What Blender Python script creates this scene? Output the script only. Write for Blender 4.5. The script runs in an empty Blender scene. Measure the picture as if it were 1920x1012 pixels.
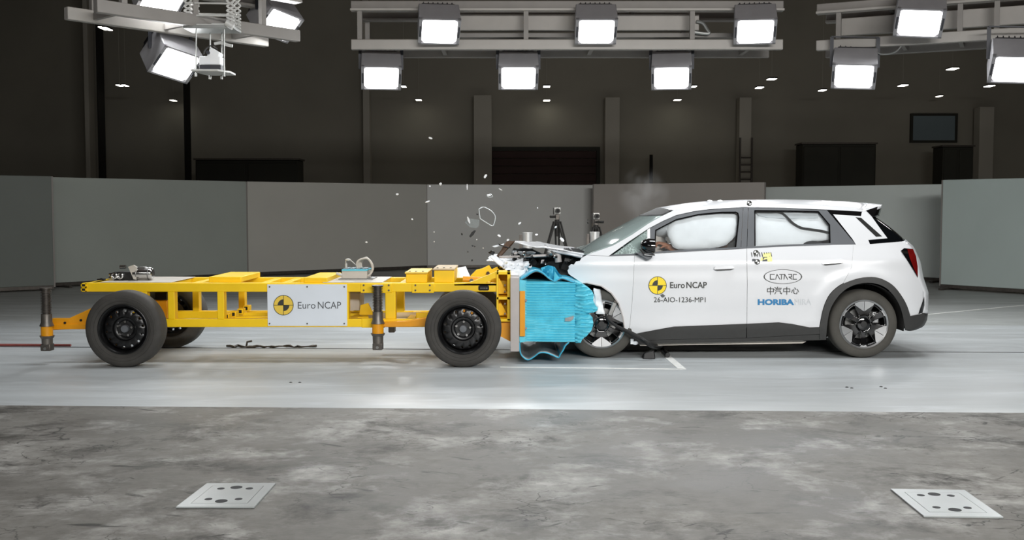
import bpy, bmesh, math, random
from mathutils import Vector, Matrix, noise
random.seed(7)
R = math.radians
scene = bpy.context.scene
COL = scene.collection

# ------------------------------------------------------------------ camera
F_PX, CAM_H, TILT = 2000.0, 1.5, math.atan(116.0 / 2000.0)
cam_d = bpy.data.cameras.new('camera'); cam = bpy.data.objects.new('camera', cam_d); COL.objects.link(cam)
cam_d.sensor_fit = 'HORIZONTAL'; cam_d.sensor_width = 36.0; cam_d.lens = 36.0 * F_PX / 1920.0
cam_d.clip_end = 200.0
cam.location = (0, 0, CAM_H); cam.rotation_euler = (math.pi / 2 - TILT, 0, 0)
scene.camera = cam

# ------------------------------------------------------------------ world, exposure, lights
world = bpy.data.worlds.new('world'); scene.world = world; world.use_nodes = True
world.node_tree.nodes['Background'].inputs['Color'].default_value = (0.75, 0.8, 0.85, 1)
world.node_tree.nodes['Background'].inputs['Strength'].default_value = 0.03
vs = scene.view_settings
vs.view_transform = 'Standard'; vs.look = 'None'; vs.exposure = 0.0; vs.gamma = 1.0; vs.use_curve_mapping = False

def area_light(name, loc, target, sx, sy, power, col=(1, 1, 1), spread=180):
    d = bpy.data.lights.new(name, 'AREA'); d.shape = 'RECTANGLE'; d.size = sx; d.size_y = sy
    d.energy = power; d.color = col; d.spread = R(spread)
    o = bpy.data.objects.new(name, d); COL.objects.link(o); o.location = loc
    o.rotation_euler = (Vector(target) - Vector(loc)).to_track_quat('-Z', 'Y').to_euler()
    return o
# the flood-light rigs of the hall that hang over and behind the photographer (twins of the ones in view)
area_light('camera_side_rig_light', (-4.2, -3.2, 4.9), (-2.4, 11.0, 0.6), 4.0, 0.8, 45, (1, .985, .96), 110)
area_light('camera_side_rig_light', (2.0, -3.4, 4.9), (1.2, 11.0, 0.7), 4.0, 0.8, 320, (1, .985, .96), 110)
area_light('camera_side_rig_light', (6.2, -3.0, 4.9), (4.0, 11.0, 0.7), 4.0, 0.8, 270, (1, .985, .96), 110)
area_light('overhead_rig_light', (-2.4, 10.2, 5.6), (-2.4, 10.4, 0.0), 3.0, 1.2, 90, (.95, .98, 1), 150)
area_light('overhead_rig_light', (2.6, 10.2, 5.6), (2.6, 10.4, 0.0), 3.0, 1.2, 110, (.95, .98, 1), 150)
# added fill light, hidden behind the screens, to brighten the far hall
area_light('added_rear_fill', (8.0, 32.0, 0.6), (8.0, 46.0, 6.5), 26.0, 1.5, 88, (1, .95, .88), 170)
LAMP_POWER, LENS_EMIT = 44.0, 5.0

# ------------------------------------------------------------------ pixel helpers (frame 1920 x 1012)
ct, st = math.cos(TILT), math.sin(TILT)
def _ray(u, v):
    a, b = (u - 960.0) / F_PX, (506.0 - v) / F_PX
    return a, ct + b * st, b * ct - st
def W(u, v, Y):
    a, b, c = _ray(u, v); t = Y / b
    return Vector((a * t, Y, CAM_H + c * t))
def G(u, v, z=0.0):
    a, b, c = _ray(u, v); t = (z - CAM_H) / c
    return Vector((a * t, b * t, z))
def lerp(a, b, t): return a + (b - a) * t
def interp(tab, x):
    if x <= tab[0][0]: return tab[0][1]
    for (x0, y0), (x1, y1) in zip(tab, tab[1:]):
        if x <= x1:
            t = (x - x0) / (x1 - x0)
            return y0 + (y1 - y0) * t
    return tab[-1][1]
def resample(pts, n):
    pts = [Vector(p) for p in pts]
    L = [0.0]
    for a, b in zip(pts, pts[1:]): L.append(L[-1] + (b - a).length)
    out = []
    for i in range(n):
        s = L[-1] * i / (n - 1); k = 0
        while k < len(L) - 2 and s > L[k + 1]: k += 1
        out.append(pts[k].lerp(pts[k + 1], (s - L[k]) / max(1e-9, L[k + 1] - L[k])))
    return out
def smooth_line(pts, sub=6):
    """Catmull-Rom through the points"""
    P = [Vector(p) for p in pts]; out = []
    for i in range(len(P) - 1):
        p0, p1, p2, p3 = P[max(i - 1, 0)], P[i], P[i + 1], P[min(i + 2, len(P) - 1)]
        for k in range(sub):
            t = k / sub
            out.append(0.5 * ((2 * p1) + (p2 - p0) * t + (2 * p0 - 5 * p1 + 4 * p2 - p3) * t * t + (3 * p1 - p0 - 3 * p2 + p3) * t ** 3))
    out.append(P[-1]); return out

# ------------------------------------------------------------------ materials
def lin(h):
    h = h.lstrip('#'); o = []
    for i in (0, 2, 4):
        c = int(h[i:i + 2], 16) / 255.0
        o.append(c / 12.92 if c <= 0.04045 else ((c + 0.055) / 1.055) ** 2.4)
    return o
MATS = {}
def mat(name, hexcol, rough=0.5, metal=0.0, var=0.08, scale=6.0, bump=0.0, bscale=60.0, coat=0.0, emit=None, estr=0.0, alpha=None, rvar=0.0):
    m = bpy.data.materials.new(name); m.use_nodes = True; nt = m.node_tree; N, L = nt.nodes, nt.links
    b = N['Principled BSDF']; c = lin(hexcol)
    b.inputs['Roughness'].default_value = rough; b.inputs['Metallic'].default_value = metal
    if coat: b.inputs['Coat Weight'].default_value = coat; b.inputs['Coat Roughness'].default_value = 0.06
    tc = N.new('ShaderNodeTexCoord')
    nz = N.new('ShaderNodeTexNoise'); nz.inputs['Scale'].default_value = scale; nz.inputs['Detail'].default_value = 4
    L.new(tc.outputs['Object'], nz.inputs['Vector'])
    rp = N.new('ShaderNodeValToRGB'); rp.color_ramp.elements[0].position = 0.3; rp.color_ramp.elements[1].position = 0.7
    rp.color_ramp.elements[0].color = [min(1, x * (1 - var)) for x in c] + [1]
    rp.color_ramp.elements[1].color = [min(1, x * (1 + var)) for x in c] + [1]
    L.new(nz.outputs['Fac'], rp.inputs['Fac']); L.new(rp.outputs['Color'], b.inputs['Base Color'])
    if rvar:
        mr = N.new('ShaderNodeMapRange'); mr.inputs['To Min'].default_value = max(0.02, rough - rvar); mr.inputs['To Max'].default_value = min(1, rough + rvar)
        L.new(nz.outputs['Fac'], mr.inputs['Value']); L.new(mr.outputs['Result'], b.inputs['Roughness'])
    if bump:
        n2 = N.new('ShaderNodeTexNoise'); n2.inputs['Scale'].default_value = bscale; n2.inputs['Detail'].default_value = 3
        L.new(tc.outputs['Object'], n2.inputs['Vector'])
        bp = N.new('ShaderNodeBump'); bp.inputs['Strength'].default_value = bump; bp.inputs['Distance'].default_value = 0.01
        L.new(n2.outputs['Fac'], bp.inputs['Height']); L.new(bp.outputs['Normal'], b.inputs['Normal'])
    if emit:
        b.inputs['Emission Color'].default_value = lin(emit) + [1]; b.inputs['Emission Strength'].default_value = estr
    MATS[name] = m; return m
def glass(name, hexcol, tint, gloss=0.12, rough=0.02, crack=False):
    m = bpy.data.materials.new(name); m.use_nodes = True; nt = m.node_tree; N, L = nt.nodes, nt.links
    N.remove(N['Principled BSDF']); out = N['Material Output']
    tr = N.new('ShaderNodeBsdfTransparent'); tr.inputs['Color'].default_value = lin(hexcol) + [1]
    gl = N.new('ShaderNodeBsdfGlossy'); gl.inputs['Roughness'].default_value = rough
    df = N.new('ShaderNodeBsdfDiffuse'); df.inputs['Color'].default_value = lin(hexcol) + [1]
    mx = N.new('ShaderNodeMixShader'); mx.inputs['Fac'].default_value = tint
    L.new(tr.outputs[0], mx.inputs[1]); L.new(df.outputs[0], mx.inputs[2])
    if crack:
        tc = N.new('ShaderNodeTexCoord'); vo = N.new('ShaderNodeTexVoronoi'); vo.feature = 'DISTANCE_TO_EDGE'; vo.inputs['Scale'].default_value = 38
        L.new(tc.outputs['Object'], vo.inputs['Vector'])
        r = N.new('ShaderNodeValToRGB'); r.color_ramp.elements[0].position = 0.0; r.color_ramp.elements[1].position = 0.12
        r.color_ramp.elements[0].color = (0.85, 0.85, 0.85, 1); r.color_ramp.elements[1].color = (tint, tint, tint, 1)
        nz = N.new('ShaderNodeTexNoise'); nz.inputs['Scale'].default_value = 7; L.new(tc.outputs['Object'], nz.inputs['Vector'])
        mr = N.new('ShaderNodeMapRange'); mr.inputs['From Min'].default_value = 0.42; mr.inputs['From Max'].default_value = 0.6
        L.new(nz.outputs['Fac'], mr.inputs['Value'])
        mm = N.new('ShaderNodeMix'); mm.data_type = 'FLOAT'; L.new(mr.outputs['Result'], mm.inputs[0]); mm.inputs[2].default_value = tint
        L.new(vo.outputs['Distance'], r.inputs['Fac']); L.new(r.outputs['Color'], mm.inputs[3]); L.new(mm.outputs[0], mx.inputs['Fac'])
    lw = N.new('ShaderNodeLayerWeight'); lw.inputs['Blend'].default_value = gloss
    m2 = N.new('ShaderNodeMixShader'); L.new(lw.outputs['Fresnel'], m2.inputs['Fac'])
    L.new(mx.outputs[0], m2.inputs[1]); L.new(gl.outputs[0], m2.inputs[2]); L.new(m2.outputs[0], out.inputs['Surface'])
    MATS[name] = m; return m

mat('car_white', '#dfe1e4', 0.28, 0, 0.015, 2, coat=0.5)
mat('car_grey', '#5f6266', 0.45, 0, 0.04, 4)
mat('clad_grey', '#353534', 0.55, 0, 0.06, 20, bump=0.1, bscale=200)
mat('gloss_black', '#0b0b0d', 0.08, 0, 0.05, 4, coat=0.6)
mat('satin_black', '#151515', 0.45, 0, 0.1, 8)
mat('soft_black', '#0d0c0b', 0.75, 0, 0.15, 8)
mat('tyre', '#3d3b38', 0.75, 0, 0.16, 9, bump=0.15, bscale=90)
mat('tyre_dust', '#4a4843', 0.8, 0, 0.14, 7, bump=0.15, bscale=90)
mat('rim_silver', '#b9babb', 0.28, 0.85, 0.04, 8)
mat('post_steel', '#cfcfcd', 0.3, 0.45, 0.05, 5)
mat('chrome', '#d6d6d6', 0.14, 1.0, 0.04, 5)
mat('wheel_black', '#0f0f10', 0.32, 0, 0.1, 8)
mat('jack_steel', '#6d6862', 0.42, 0.6, 0.15, 14)
mat('steel', '#8d8d8b', 0.38, 0.8, 0.1, 12)
mat('steel_dark', '#5b5651', 0.45, 0.6, 0.2, 18)
mat('airbag', '#e9edf1', 0.8, 0, 0.03, 9, bump=0.35, bscale=14)
mat('airbag_grey', '#b9bec2', 0.8, 0, 0.05, 9, bump=0.3, bscale=14)
mat('airbag_beige', '#c9c2bb', 0.8, 0, 0.05, 9, bump=0.3, bscale=20)
mat('dummy_skin', '#a06a4c', 0.6, 0, 0.14, 14, bump=0.1, bscale=50)
mat('cloth_dark', '#26272b', 0.9, 0, 0.1, 30)
mat('red_lens', '#660e0d', 0.15, 0, 0.2, 10, coat=0.6)
mat('yellow', '#fbce00', 0.5, 0, 0.05, 5, rvar=0.08)
mat('yellow_orange', '#e59a08', 0.42, 0, 0.07, 6)
mat('yellow_pale', '#e9c653', 0.5, 0, 0.06, 6)
mat('plywood', '#c9b492', 0.65, 0, 0.1, 10)
mat('plate_grey', '#c4beb4', 0.5, 0, 0.08, 6)
mat('mount_grey', '#b1aba8', 0.5, 0.1, 0.06, 6)
mat('sign_white', '#dfe6ee', 0.4, 0, 0.02, 4)
mat('marker_yellow', '#f7d800', 0.5, 0, 0.02, 4)
mat('marker_pale', '#ecc94a', 0.5, 0, 0.02, 4)
mat('ink', '#33342f', 0.6, 0, 0.05, 10)
mat('ink_grey', '#55585c', 0.6, 0, 0.05, 10)
mat('ink_blue', '#2f7fb4', 0.5, 0, 0.05, 10)
mat('ink_pale', '#d2d6d9', 0.5, 0, 0.02, 10)
mat('decal_yellow', '#f2ee9a', 0.5, 0, 0.04, 10)
mat('blue', '#5ecbe2', 0.45, 0.05, 0.08, 12)
mat('blue_deep', '#3ba6c6', 0.42, 0.2, 0.15, 10)
mat('foil_grey', '#8d9193', 0.35, 0.5, 0.15, 10)
mat('white_paint', '#eef0f2', 0.4, 0, 0.03, 6)
mat('torn_white', '#e4e8ec', 0.45, 0, 0.08, 20, bump=0.3, bscale=40)
mat('hood_inner', '#9ea3a8', 0.35, 0.3, 0.1, 12)
mat('brown_metal', '#4a3524', 0.5, 0.2, 0.25, 18)
mat('engine_black', '#161718', 0.5, 0.1, 0.35, 14)
mat('truss_grey', '#8f8b87', 0.55, 0.1, 0.05, 5)
mat('truss_light', '#aba7a2', 0.5, 0.1, 0.04, 5)
mat('lamp_grey', '#98979a', 0.5, 0.2, 0.05, 6)
mat('lamp_dark', '#3a3b40', 0.5, 0.2, 0.08, 6)
mat('lens', '#ffffff', 0.3, 0, 0.0, 1, emit='#ffffff', estr=LENS_EMIT)
mat('tiny_lamp', '#ffffff', 0.3, 0, 0.0, 1, emit='#f4efe2', estr=7.0)
mat('rig_white', '#c3c3c0', 0.45, 0.1, 0.05, 8)
mat('rig_rod', '#9a9c9a', 0.4, 0.5, 0.05, 8)
mat('tripod_black', '#1f1d1a', 0.5, 0.1, 0.1, 10)
mat('tripod_white', '#bdbbb5', 0.5, 0, 0.05, 10)
mat('wall_dark', '#9a968a', 0.85, 0, 0.1, 0.3)
mat('ceiling_dark', '#b5a69f', 0.9, 0, 0.1, 0.3)
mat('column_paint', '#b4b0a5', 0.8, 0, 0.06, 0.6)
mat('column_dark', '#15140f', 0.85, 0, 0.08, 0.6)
mat('door_maroon', '#3b2522', 0.7, 0, 0.15, 1.0)
mat('equipment_dark', '#2a2a22', 0.7, 0, 0.2, 1.0)
mat('window_blue', '#7b8a90', 0.4, 0, 0.05, 1.0)
mat('clear_shard', '#cfd6d8', 0.15, 0, 0.1, 10)
mat('white_line', '#e8e9e6', 0.55, 0, 0.1, 12)
mat('rail_dark', '#3b3a37', 0.5, 0.3, 0.2, 6)
mat('rope_red', '#8f4a44', 0.7, 0, 0.1, 20)
mat('hatch_metal', '#a9aeae', 0.35, 0.25, 0.07, 5, rvar=0.1)
mat('hatch_hole', '#26282a', 0.7, 0, 0.1, 10)
for i, c in enumerate(('#707671', '#a9b0aa', '#bebdb6', '#d2d3d0', '#b6b1ab', '#dde6e3', '#b6c3c0')):
    mat('screen_%d' % i, c, 0.6, 0, 0.035, 0.9)
glass('window_glass', '#fcfdfd', 0.02, 0.14)
glass('windscreen_glass', '#cbdedb', 0.45, 0.3, 0.06, crack=False)
glass('shatter_glass', '#d2e2df', 0.3, 0.25, 0.1, crack=True)
glass('dark_glass', '#0c0e10', 0.9, 0.2)
glass('clear_plastic', '#eef2f2', 0.12, 0.4)

# ------------------------------------------------------------------ mesh builder
class MB:
    def __init__(s): s.v = []; s.f = []; s.sm = []
    def add(s, vs, fs, smooth=False):
        o = len(s.v); s.v += [Vector(p) for p in vs]
        for f in fs: s.f.append([i + o for i in f]); s.sm.append(smooth)
        return s
    def box(s, c, size, rot=None):
        hx, hy, hz = size[0] / 2, size[1] / 2, size[2] / 2; c = Vector(c)
        P = [Vector((x, y, z)) for x in (-hx, hx) for y in (-hy, hy) for z in (-hz, hz)]
        if rot is not None: P = [rot @ p for p in P]
        return s.add([c + p for p in P], [(0, 1, 3, 2), (4, 6, 7, 5), (0, 4, 5, 1), (2, 3, 7, 6), (0, 2, 6, 4), (1, 5, 7, 3)])
    def span(s, a, b):
        a, b = Vector(a), Vector(b)
        return s.box((a + b) / 2, (abs(a.x - b.x), abs(a.y - b.y), abs(a.z - b.z)))
    def pbox(s, u0, v0, u1, v1, Y0, Y1):
        a, b = W(u0, v0, Y0), W(u1, v1, Y0)
        return s.span((a.x, Y0, a.z), (b.x, Y1, b.z))
    def prism(s, poly, Y0, Y1):
        n = len(poly); P = [W(u, v, Y0) for u, v in poly]
        Q = [Vector((p.x, Y1, p.z)) for p in P]
        return s.add(P + Q, [list(range(n)), list(range(2 * n - 1, n - 1, -1))] + [(i, (i + 1) % n, n + (i + 1) % n, n + i) for i in range(n)])
    def bar(s, a, b, w, h, up=(0, 0, 1)):
        a, b = Vector(a), Vector(b); d = (b - a).normalized(); up = Vector(up)
        if abs(d.dot(up)) > 0.98: up = Vector((0, 1, 0))
        x = d.cross(up).normalized(); z = x.cross(d).normalized()
        P = [p + x * (sx * w / 2) + z * (sz * h / 2) for p in (a, b) for sx, sz in ((-1, -1), (1, -1), (1, 1), (-1, 1))]
        return s.add(P, [(3, 2, 1, 0), (4, 5, 6, 7)] + [(i, (i + 1) % 4, 4 + (i + 1) % 4, 4 + i) for i in range(4)])
    def cyl(s, a, b, r0, r1=None, n=14, caps=True):
        a, b = Vector(a), Vector(b); r1 = r0 if r1 is None else r1
        d = (b - a).normalized(); u = d.orthogonal().normalized(); w = d.cross(u)
        P = [p + (u * math.cos(2 * math.pi * i / n) + w * math.sin(2 * math.pi * i / n)) * r for p, r in ((a, r0), (b, r1)) for i in range(n)]
        s.add(P, [(i, (i + 1) % n, n + (i + 1) % n, n + i) for i in range(n)], True)
        if caps: s.add(P, [list(range(n - 1, -1, -1)), list(range(n, 2 * n))])
        return s
    def lathe(s, prof, origin, axis='y', n=40, closed=False):
        """prof: list of (r, h) along axis"""
        o = Vector(origin); P = []
        for r, h in prof:
            for i in range(n):
                a = 2 * math.pi * i / n; c, q = r * math.cos(a), r * math.sin(a)
                P.append(o + (Vector((c, h, q)) if axis == 'y' else Vector((c, q, h)) if axis == 'z' else Vector((h, c, q))))
        m = len(prof); fs = []
        for j in range(m if closed else m - 1):
            k = (j + 1) % m
            for i in range(n): fs.append((j * n + i, j * n + (i + 1) % n, k * n + (i + 1) % n, k * n + i))
        return s.add(P, fs, True)
    def tube(s, pts, r, n=8, caps=True):
        pts = [Vector(p) for p in pts]; rs = r if isinstance(r, (list, tuple)) else [r] * len(pts)
        P = []; d0 = (pts[1] - pts[0]).normalized(); u = d0.orthogonal().normalized()
        for k, p in enumerate(pts):
            d = (pts[min(k + 1, len(pts) - 1)] - pts[max(k - 1, 0)]).normalized()
            u = (u - d * u.dot(d)); u = u.normalized() if u.length > 1e-6 else d.orthogonal().normalized(); w = d.cross(u)
            P += [p + (u * math.cos(2 * math.pi * i / n) + w * math.sin(2 * math.pi * i / n)) * rs[k] for i in range(n)]
        fs = [(k * n + i, k * n + (i + 1) % n, (k + 1) * n + (i + 1) % n, (k + 1) * n + i) for k in range(len(pts) - 1) for i in range(n)]
        s.add(P, fs, True)
        if caps: s.add(P, [list(range(n - 1, -1, -1)), list(range(len(P) - n, len(P)))])
        return s
    def grid(s, rows, smooth=True, closed_u=False):
        m, n = len(rows), len(rows[0]); P = [p for r in rows for p in r]
        fs = [(j * n + i, j * n + i + 1, (j + 1) * n + i + 1, (j + 1) * n + i) for j in range(m - 1) for i in range(n - 1)]
        if closed_u: fs += [(j * n + n - 1, j * n, (j + 1) * n, (j + 1) * n + n - 1) for j in range(m - 1)]
        return s.add(P, fs, smooth)
    def ellipsoid(s, c, rx, ry, rz, nu=20, nv=12, fn=None):
        c = Vector(c); rows = []
        for j in range(nv + 1):
            th = math.pi * j / nv; row = []
            for i in range(nu):
                ph = 2 * math.pi * i / nu; d = Vector((math.sin(th) * math.cos(ph), math.sin(th) * math.sin(ph), math.cos(th)))
                k = fn(d) if fn else 1.0
                row.append(c + Vector((d.x * rx * k, d.y * ry * k, d.z * rz * k)))
            rows.append(row)
        return s.grid(rows, True, True)
    def build(s, name, m, parent=None, bevel=0.0, angle=35, solid=0.0, dup_fix=True):
        me = bpy.data.meshes.new(name); off = WL.get(parent.name, Vector()) if parent else Vector()
        me.from_pydata([tuple(p - off) for p in s.v], [], s.f)
        bm = bmesh.new(); bm.from_mesh(me)
        if dup_fix: bmesh.ops.remove_doubles(bm, verts=bm.verts, dist=1e-5)
        bmesh.ops.recalc_face_normals(bm, faces=bm.faces); bm.to_mesh(me); bm.free()
        me.shade_smooth(); me.set_sharp_from_angle(angle=R(angle))
        o = bpy.data.objects.new(name, me); COL.objects.link(o)
        me.materials.append(MATS[m] if isinstance(m, str) else m)
        if parent: o.parent = parent
        WL[o.name] = off.copy() if parent else Vector()
        if solid:
            md = o.modifiers.new('solid', 'SOLIDIFY'); md.thickness = solid; md.offset = 0
        if bevel:
            md = o.modifiers.new('bevel', 'BEVEL'); md.width = bevel; md.segments = 2; md.limit_method = 'ANGLE'; md.angle_limit = R(40)
        return o
WL = {}
def tag(o, label=None, cat=None, group=None, kind=None):
    if label: o['label'] = label
    if cat: o['category'] = cat
    if group: o['group'] = group
    if kind: o['kind'] = kind
    return o
def thing(name, label, cat, loc=(0, 0, 0), group=None):
    o = bpy.data.objects.new(name, None); COL.objects.link(o); o.location = loc; o.empty_display_size = 0.2
    WL[o.name] = Vector(loc); return tag(o, label, cat, group)
def struct(name, mb, m, label, cat, **k): return tag(mb.build(name, m, None, **k), label, cat, None, 'structure')

def cells(poly, du, dv):
    """flat polygon in pixel space cut into a grid -> verts2d, faces, boundary edges"""
    bm = bmesh.new(); vs_ = [bm.verts.new((u, v, 0)) for u, v in poly]; bm.faces.new(vs_)
    us = [p[0] for p in poly]; vv = [p[1] for p in poly]
    def cuts(lo, hi, d):
        n = int((hi - lo) / d); return [lo + (hi - lo) * (i + 1) / (n + 1) for i in range(n)]
    for c, no in [(u, (1, 0, 0)) for u in cuts(min(us), max(us), du)] + [(v, (0, 1, 0)) for v in cuts(min(vv), max(vv), dv)]:
        co = (c, 0, 0) if no[0] else (0, c, 0)
        bmesh.ops.bisect_plane(bm, geom=bm.verts[:] + bm.edges[:] + bm.faces[:], dist=1e-4, plane_co=co, plane_no=no)
    bm.verts.index_update()
    V = [(v.co.x, v.co.y) for v in bm.verts]; Fc = [[v.index for v in f.verts] for f in bm.faces]
    E = [(e.verts[0].index, e.verts[1].index) for e in bm.edges if len(e.link_faces) == 1]
    bm.free(); return V, Fc, E
def edge_dist(p, poly):
    best = 1e9; px, py = p
    for (ax, ay), (bx, by) in zip(poly, poly[1:] + poly[:1]):
        dx, dy = bx - ax, by - ay; t = max(0, min(1, ((px - ax) * dx + (py - ay) * dy) / max(1e-9, dx * dx + dy * dy)))
        best = min(best, math.hypot(px - ax - dx * t, py - ay - dy * t))
    return best
def shell(mb, poly, du, dv, front, back):
    """closed slab: front/back map (u, v) -> Vector"""
    V, Fc, E = cells(poly, du, dv); n = len(V)
    P = [front(u, v) for u, v in V] + [back(u, v) for u, v in V]
    fs = [list(f) for f in Fc] + [[i + n for i in reversed(f)] for f in Fc] + [(a, b, b + n, a + n) for a, b in E]
    return mb.add(P, fs, True)
def text_mesh(body, u0, v0, u1, v1, bold=0.0):
    """built-in font text fitted into a pixel box -> (list of (u,v), faces)"""
    cu = bpy.data.curves.new('txt', 'FONT'); cu.body = body; cu.resolution_u = 3; cu.offset = bold
    o = bpy.data.objects.new('txt', cu); COL.objects.link(o)
    dg = bpy.context.evaluated_depsgraph_get(); me = o.evaluated_get(dg).to_mesh()
    V = [(v.co.x, v.co.y) for v in me.vertices]; Fc = [list(p.vertices) for p in me.polygons]
    o.evaluated_get(dg).to_mesh_clear(); bpy.data.objects.remove(o); bpy.data.curves.remove(cu)
    xs = [p[0] for p in V]; ys = [p[1] for p in V]
    sx = (u1 - u0) / (max(xs) - min(xs)); sy = (v1 - v0) / (max(ys) - min(ys))
    return [(u0 + (x - min(xs)) * sx, v1 - (y - min(ys)) * sy) for x, y in V], Fc

# ================================================================== THE SETTING
def floor_material(name, base, dark, light, wet):
    m = bpy.data.materials.new(name); m.use_nodes = True; nt = m.node_tree; N, L = nt.nodes, nt.links; b = N['Principled BSDF']
    tc = N.new('ShaderNodeTexCoord')
    def mapping(sx, sy, sz=1.0):
        mp = N.new('ShaderNodeMapping'); mp.inputs['Scale'].default_value = (sx, sy, sz); L.new(tc.outputs['Object'], mp.inputs['Vector']); return mp.outputs[0]
    def nz(vec, scale, detail=6, rough=0.6, dist=0.0):
        n = N.new('ShaderNodeTexNoise'); n.inputs['Scale'].default_value = scale; n.inputs['Detail'].default_value = detail
        n.inputs['Roughness'].default_value = rough; n.inputs['Distortion'].default_value = dist; L.new(vec, n.inputs['Vector']); return n.outputs['Fac']
    def ramp(f, a, bb, ca=0.0, cb=1.0):
        r = N.new('ShaderNodeMapRange'); r.inputs['From Min'].default_value = a; r.inputs['From Max'].default_value = bb
        r.inputs['To Min'].default_value = ca; r.inputs['To Max'].default_value = cb; L.new(f, r.inputs['Value']); return r.outputs['Result']
    def mix(fac, a, c):
        x = N.new('ShaderNodeMix'); x.data_type = 'RGBA'; L.new(fac, x.inputs[0])
        for k, q in ((6, a), (7, c)):
            if isinstance(q, list): x.inputs[k].default_value = q + [1]
            else: L.new(q, x.inputs[k])
        return x.outputs[2]
    B, D, Lt = lin(base), lin(dark), lin(light)
    if wet:
        big = ramp(nz(mapping(.5, .55), 1.0, 7, .64, .2), .40, .62)
        c = mix(big, D, B)
        c = mix(ramp(nz(mapping(.8, .8), 1.7, 9, .68, .15), .5, .66), c, Lt)
        sm = ramp(nz(mapping(.7, .8), 2.3, 10, .72, .25), .52, .64)
        c = mix(sm, c, [x * .5 for x in D])
        fine = ramp(nz(mapping(1, 1.1), 9, 8, .72, .1), .38, .66, 0, .5)
        c = mix(fine, c, D)
        # hairline cracks and scuffs
        vo = N.new('ShaderNodeTexVoronoi'); vo.feature = 'DISTANCE_TO_EDGE'; vo.inputs['Scale'].default_value = 1.5
        wv = N.new('ShaderNodeTexNoise'); wv.inputs['Scale'].default_value = 2.2; wv.inputs['Detail'].default_value = 6; L.new(tc.outputs['Object'], wv.inputs['Vector'])
        va = N.new('ShaderNodeVectorMath'); va.operation = 'MULTIPLY_ADD'; L.new(wv.outputs['Color'], va.inputs[0]); va.inputs[1].default_value = (1.2, 1.2, 0); L.new(mapping(.55, 1.2), va.inputs[2])
        L.new(va.outputs[0], vo.inputs['Vector'])
        cr = N.new('ShaderNodeMath'); cr.operation = 'MULTIPLY'; L.new(ramp(vo.outputs['Distance'], .0, .012, 1, 0), cr.inputs[0]); L.new(ramp(nz(mapping(1, 1), .9, 3), .44, .56), cr.inputs[1])
        c = mix(cr.outputs[0], c, [x * .25 for x in D])
        for ang, sc, seed in ((.5, (.8, 4.0), 3.1), (-.7, (.9, 4.5), 11.7), (.05, (.7, 4.0), 23.0)):
            mp = N.new('ShaderNodeMapping'); mp.inputs['Rotation'].default_value = (0, 0, ang); mp.inputs['Location'].default_value = (seed, seed * .7, 0)
            L.new(tc.outputs['Object'], mp.inputs['Vector'])
            m2 = N.new('ShaderNodeMapping'); m2.inputs['Scale'].default_value = (sc[0], sc[1], 1); L.new(mp.outputs[0], m2.inputs['Vector'])
            c = mix(ramp(nz(m2.outputs[0], 2.6, 5, .62, .3), .655, .70, 0, .85), c, [x * .22 for x in D])
        spots = ramp(nz(mapping(1.4, 3.4), 5.5, 4, .6, .5), .69, .72)
        c = mix(spots, c, [x * .2 for x in D])
        L.new(ramp(big, 0, 1, .42, .66), b.inputs['Roughness'])
        bp = N.new('ShaderNodeBump'); bp.inputs['Strength'].default_value = .35; bp.inputs['Distance'].default_value = .01
        L.new(nz(mapping(1, 2), 14, 8, .7), bp.inputs['Height']); L.new(bp.outputs[0], b.inputs['Normal'])
    else:
        c = mix(ramp(nz(mapping(.25, 1.0), 1.2, 5, .55, .4), .38, .66), D, B)
        c = mix(ramp(nz(mapping(.5, 3.0), 1.6, 7, .6, .8), .52, .75), c, Lt)
        c = mix(ramp(nz(mapping(.3, 3.2), 2.2, 6, .65, .2), .6, .85), c, [x * .78 for x in D])
        L.new(ramp(nz(mapping(.4, 2.0), 2.2, 5, .6), .3, .7, .32, .52), b.inputs['Roughness'])
        bp = N.new('ShaderNodeBump'); bp.inputs['Strength'].default_value = .12; bp.inputs['Distance'].default_value = .01
        L.new(nz(mapping(.6, 2.4), 3, 6, .6), bp.inputs['Height']); L.new(bp.outputs[0], b.inputs['Normal'])
    L.new(c, b.inputs['Base Color']); b.inputs['Specular IOR Level'].default_value = .32; MATS[name] = m
floor_material('epoxy_floor', '#b9bec0', '#aaaeaf', '#c5cacd', False)
floor_material('hall_floor', '#a9acab', '#989b99', '#b4b8b7', False)
floor_material('raw_concrete', '#93918c', '#5a5751', '#bdbcb8', True)

HALL_X0, HALL_X1, HALL_Y0, HALL_Y1, CEIL = -27.0, 27.0, -6.0, 46.0, 11.0
LAMP_Z = 6.0
# front edge of the painted track: runs a little towards the camera on the right
eL, eR = G(0, 757), G(1920, 771)
def on_line(a, b, x): return a.y + (b.y - a.y) * (x - a.x) / (b.x - a.x)
yl, yr = on_line(eL, eR, HALL_X0), on_line(eL, eR, HALL_X1)
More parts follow.
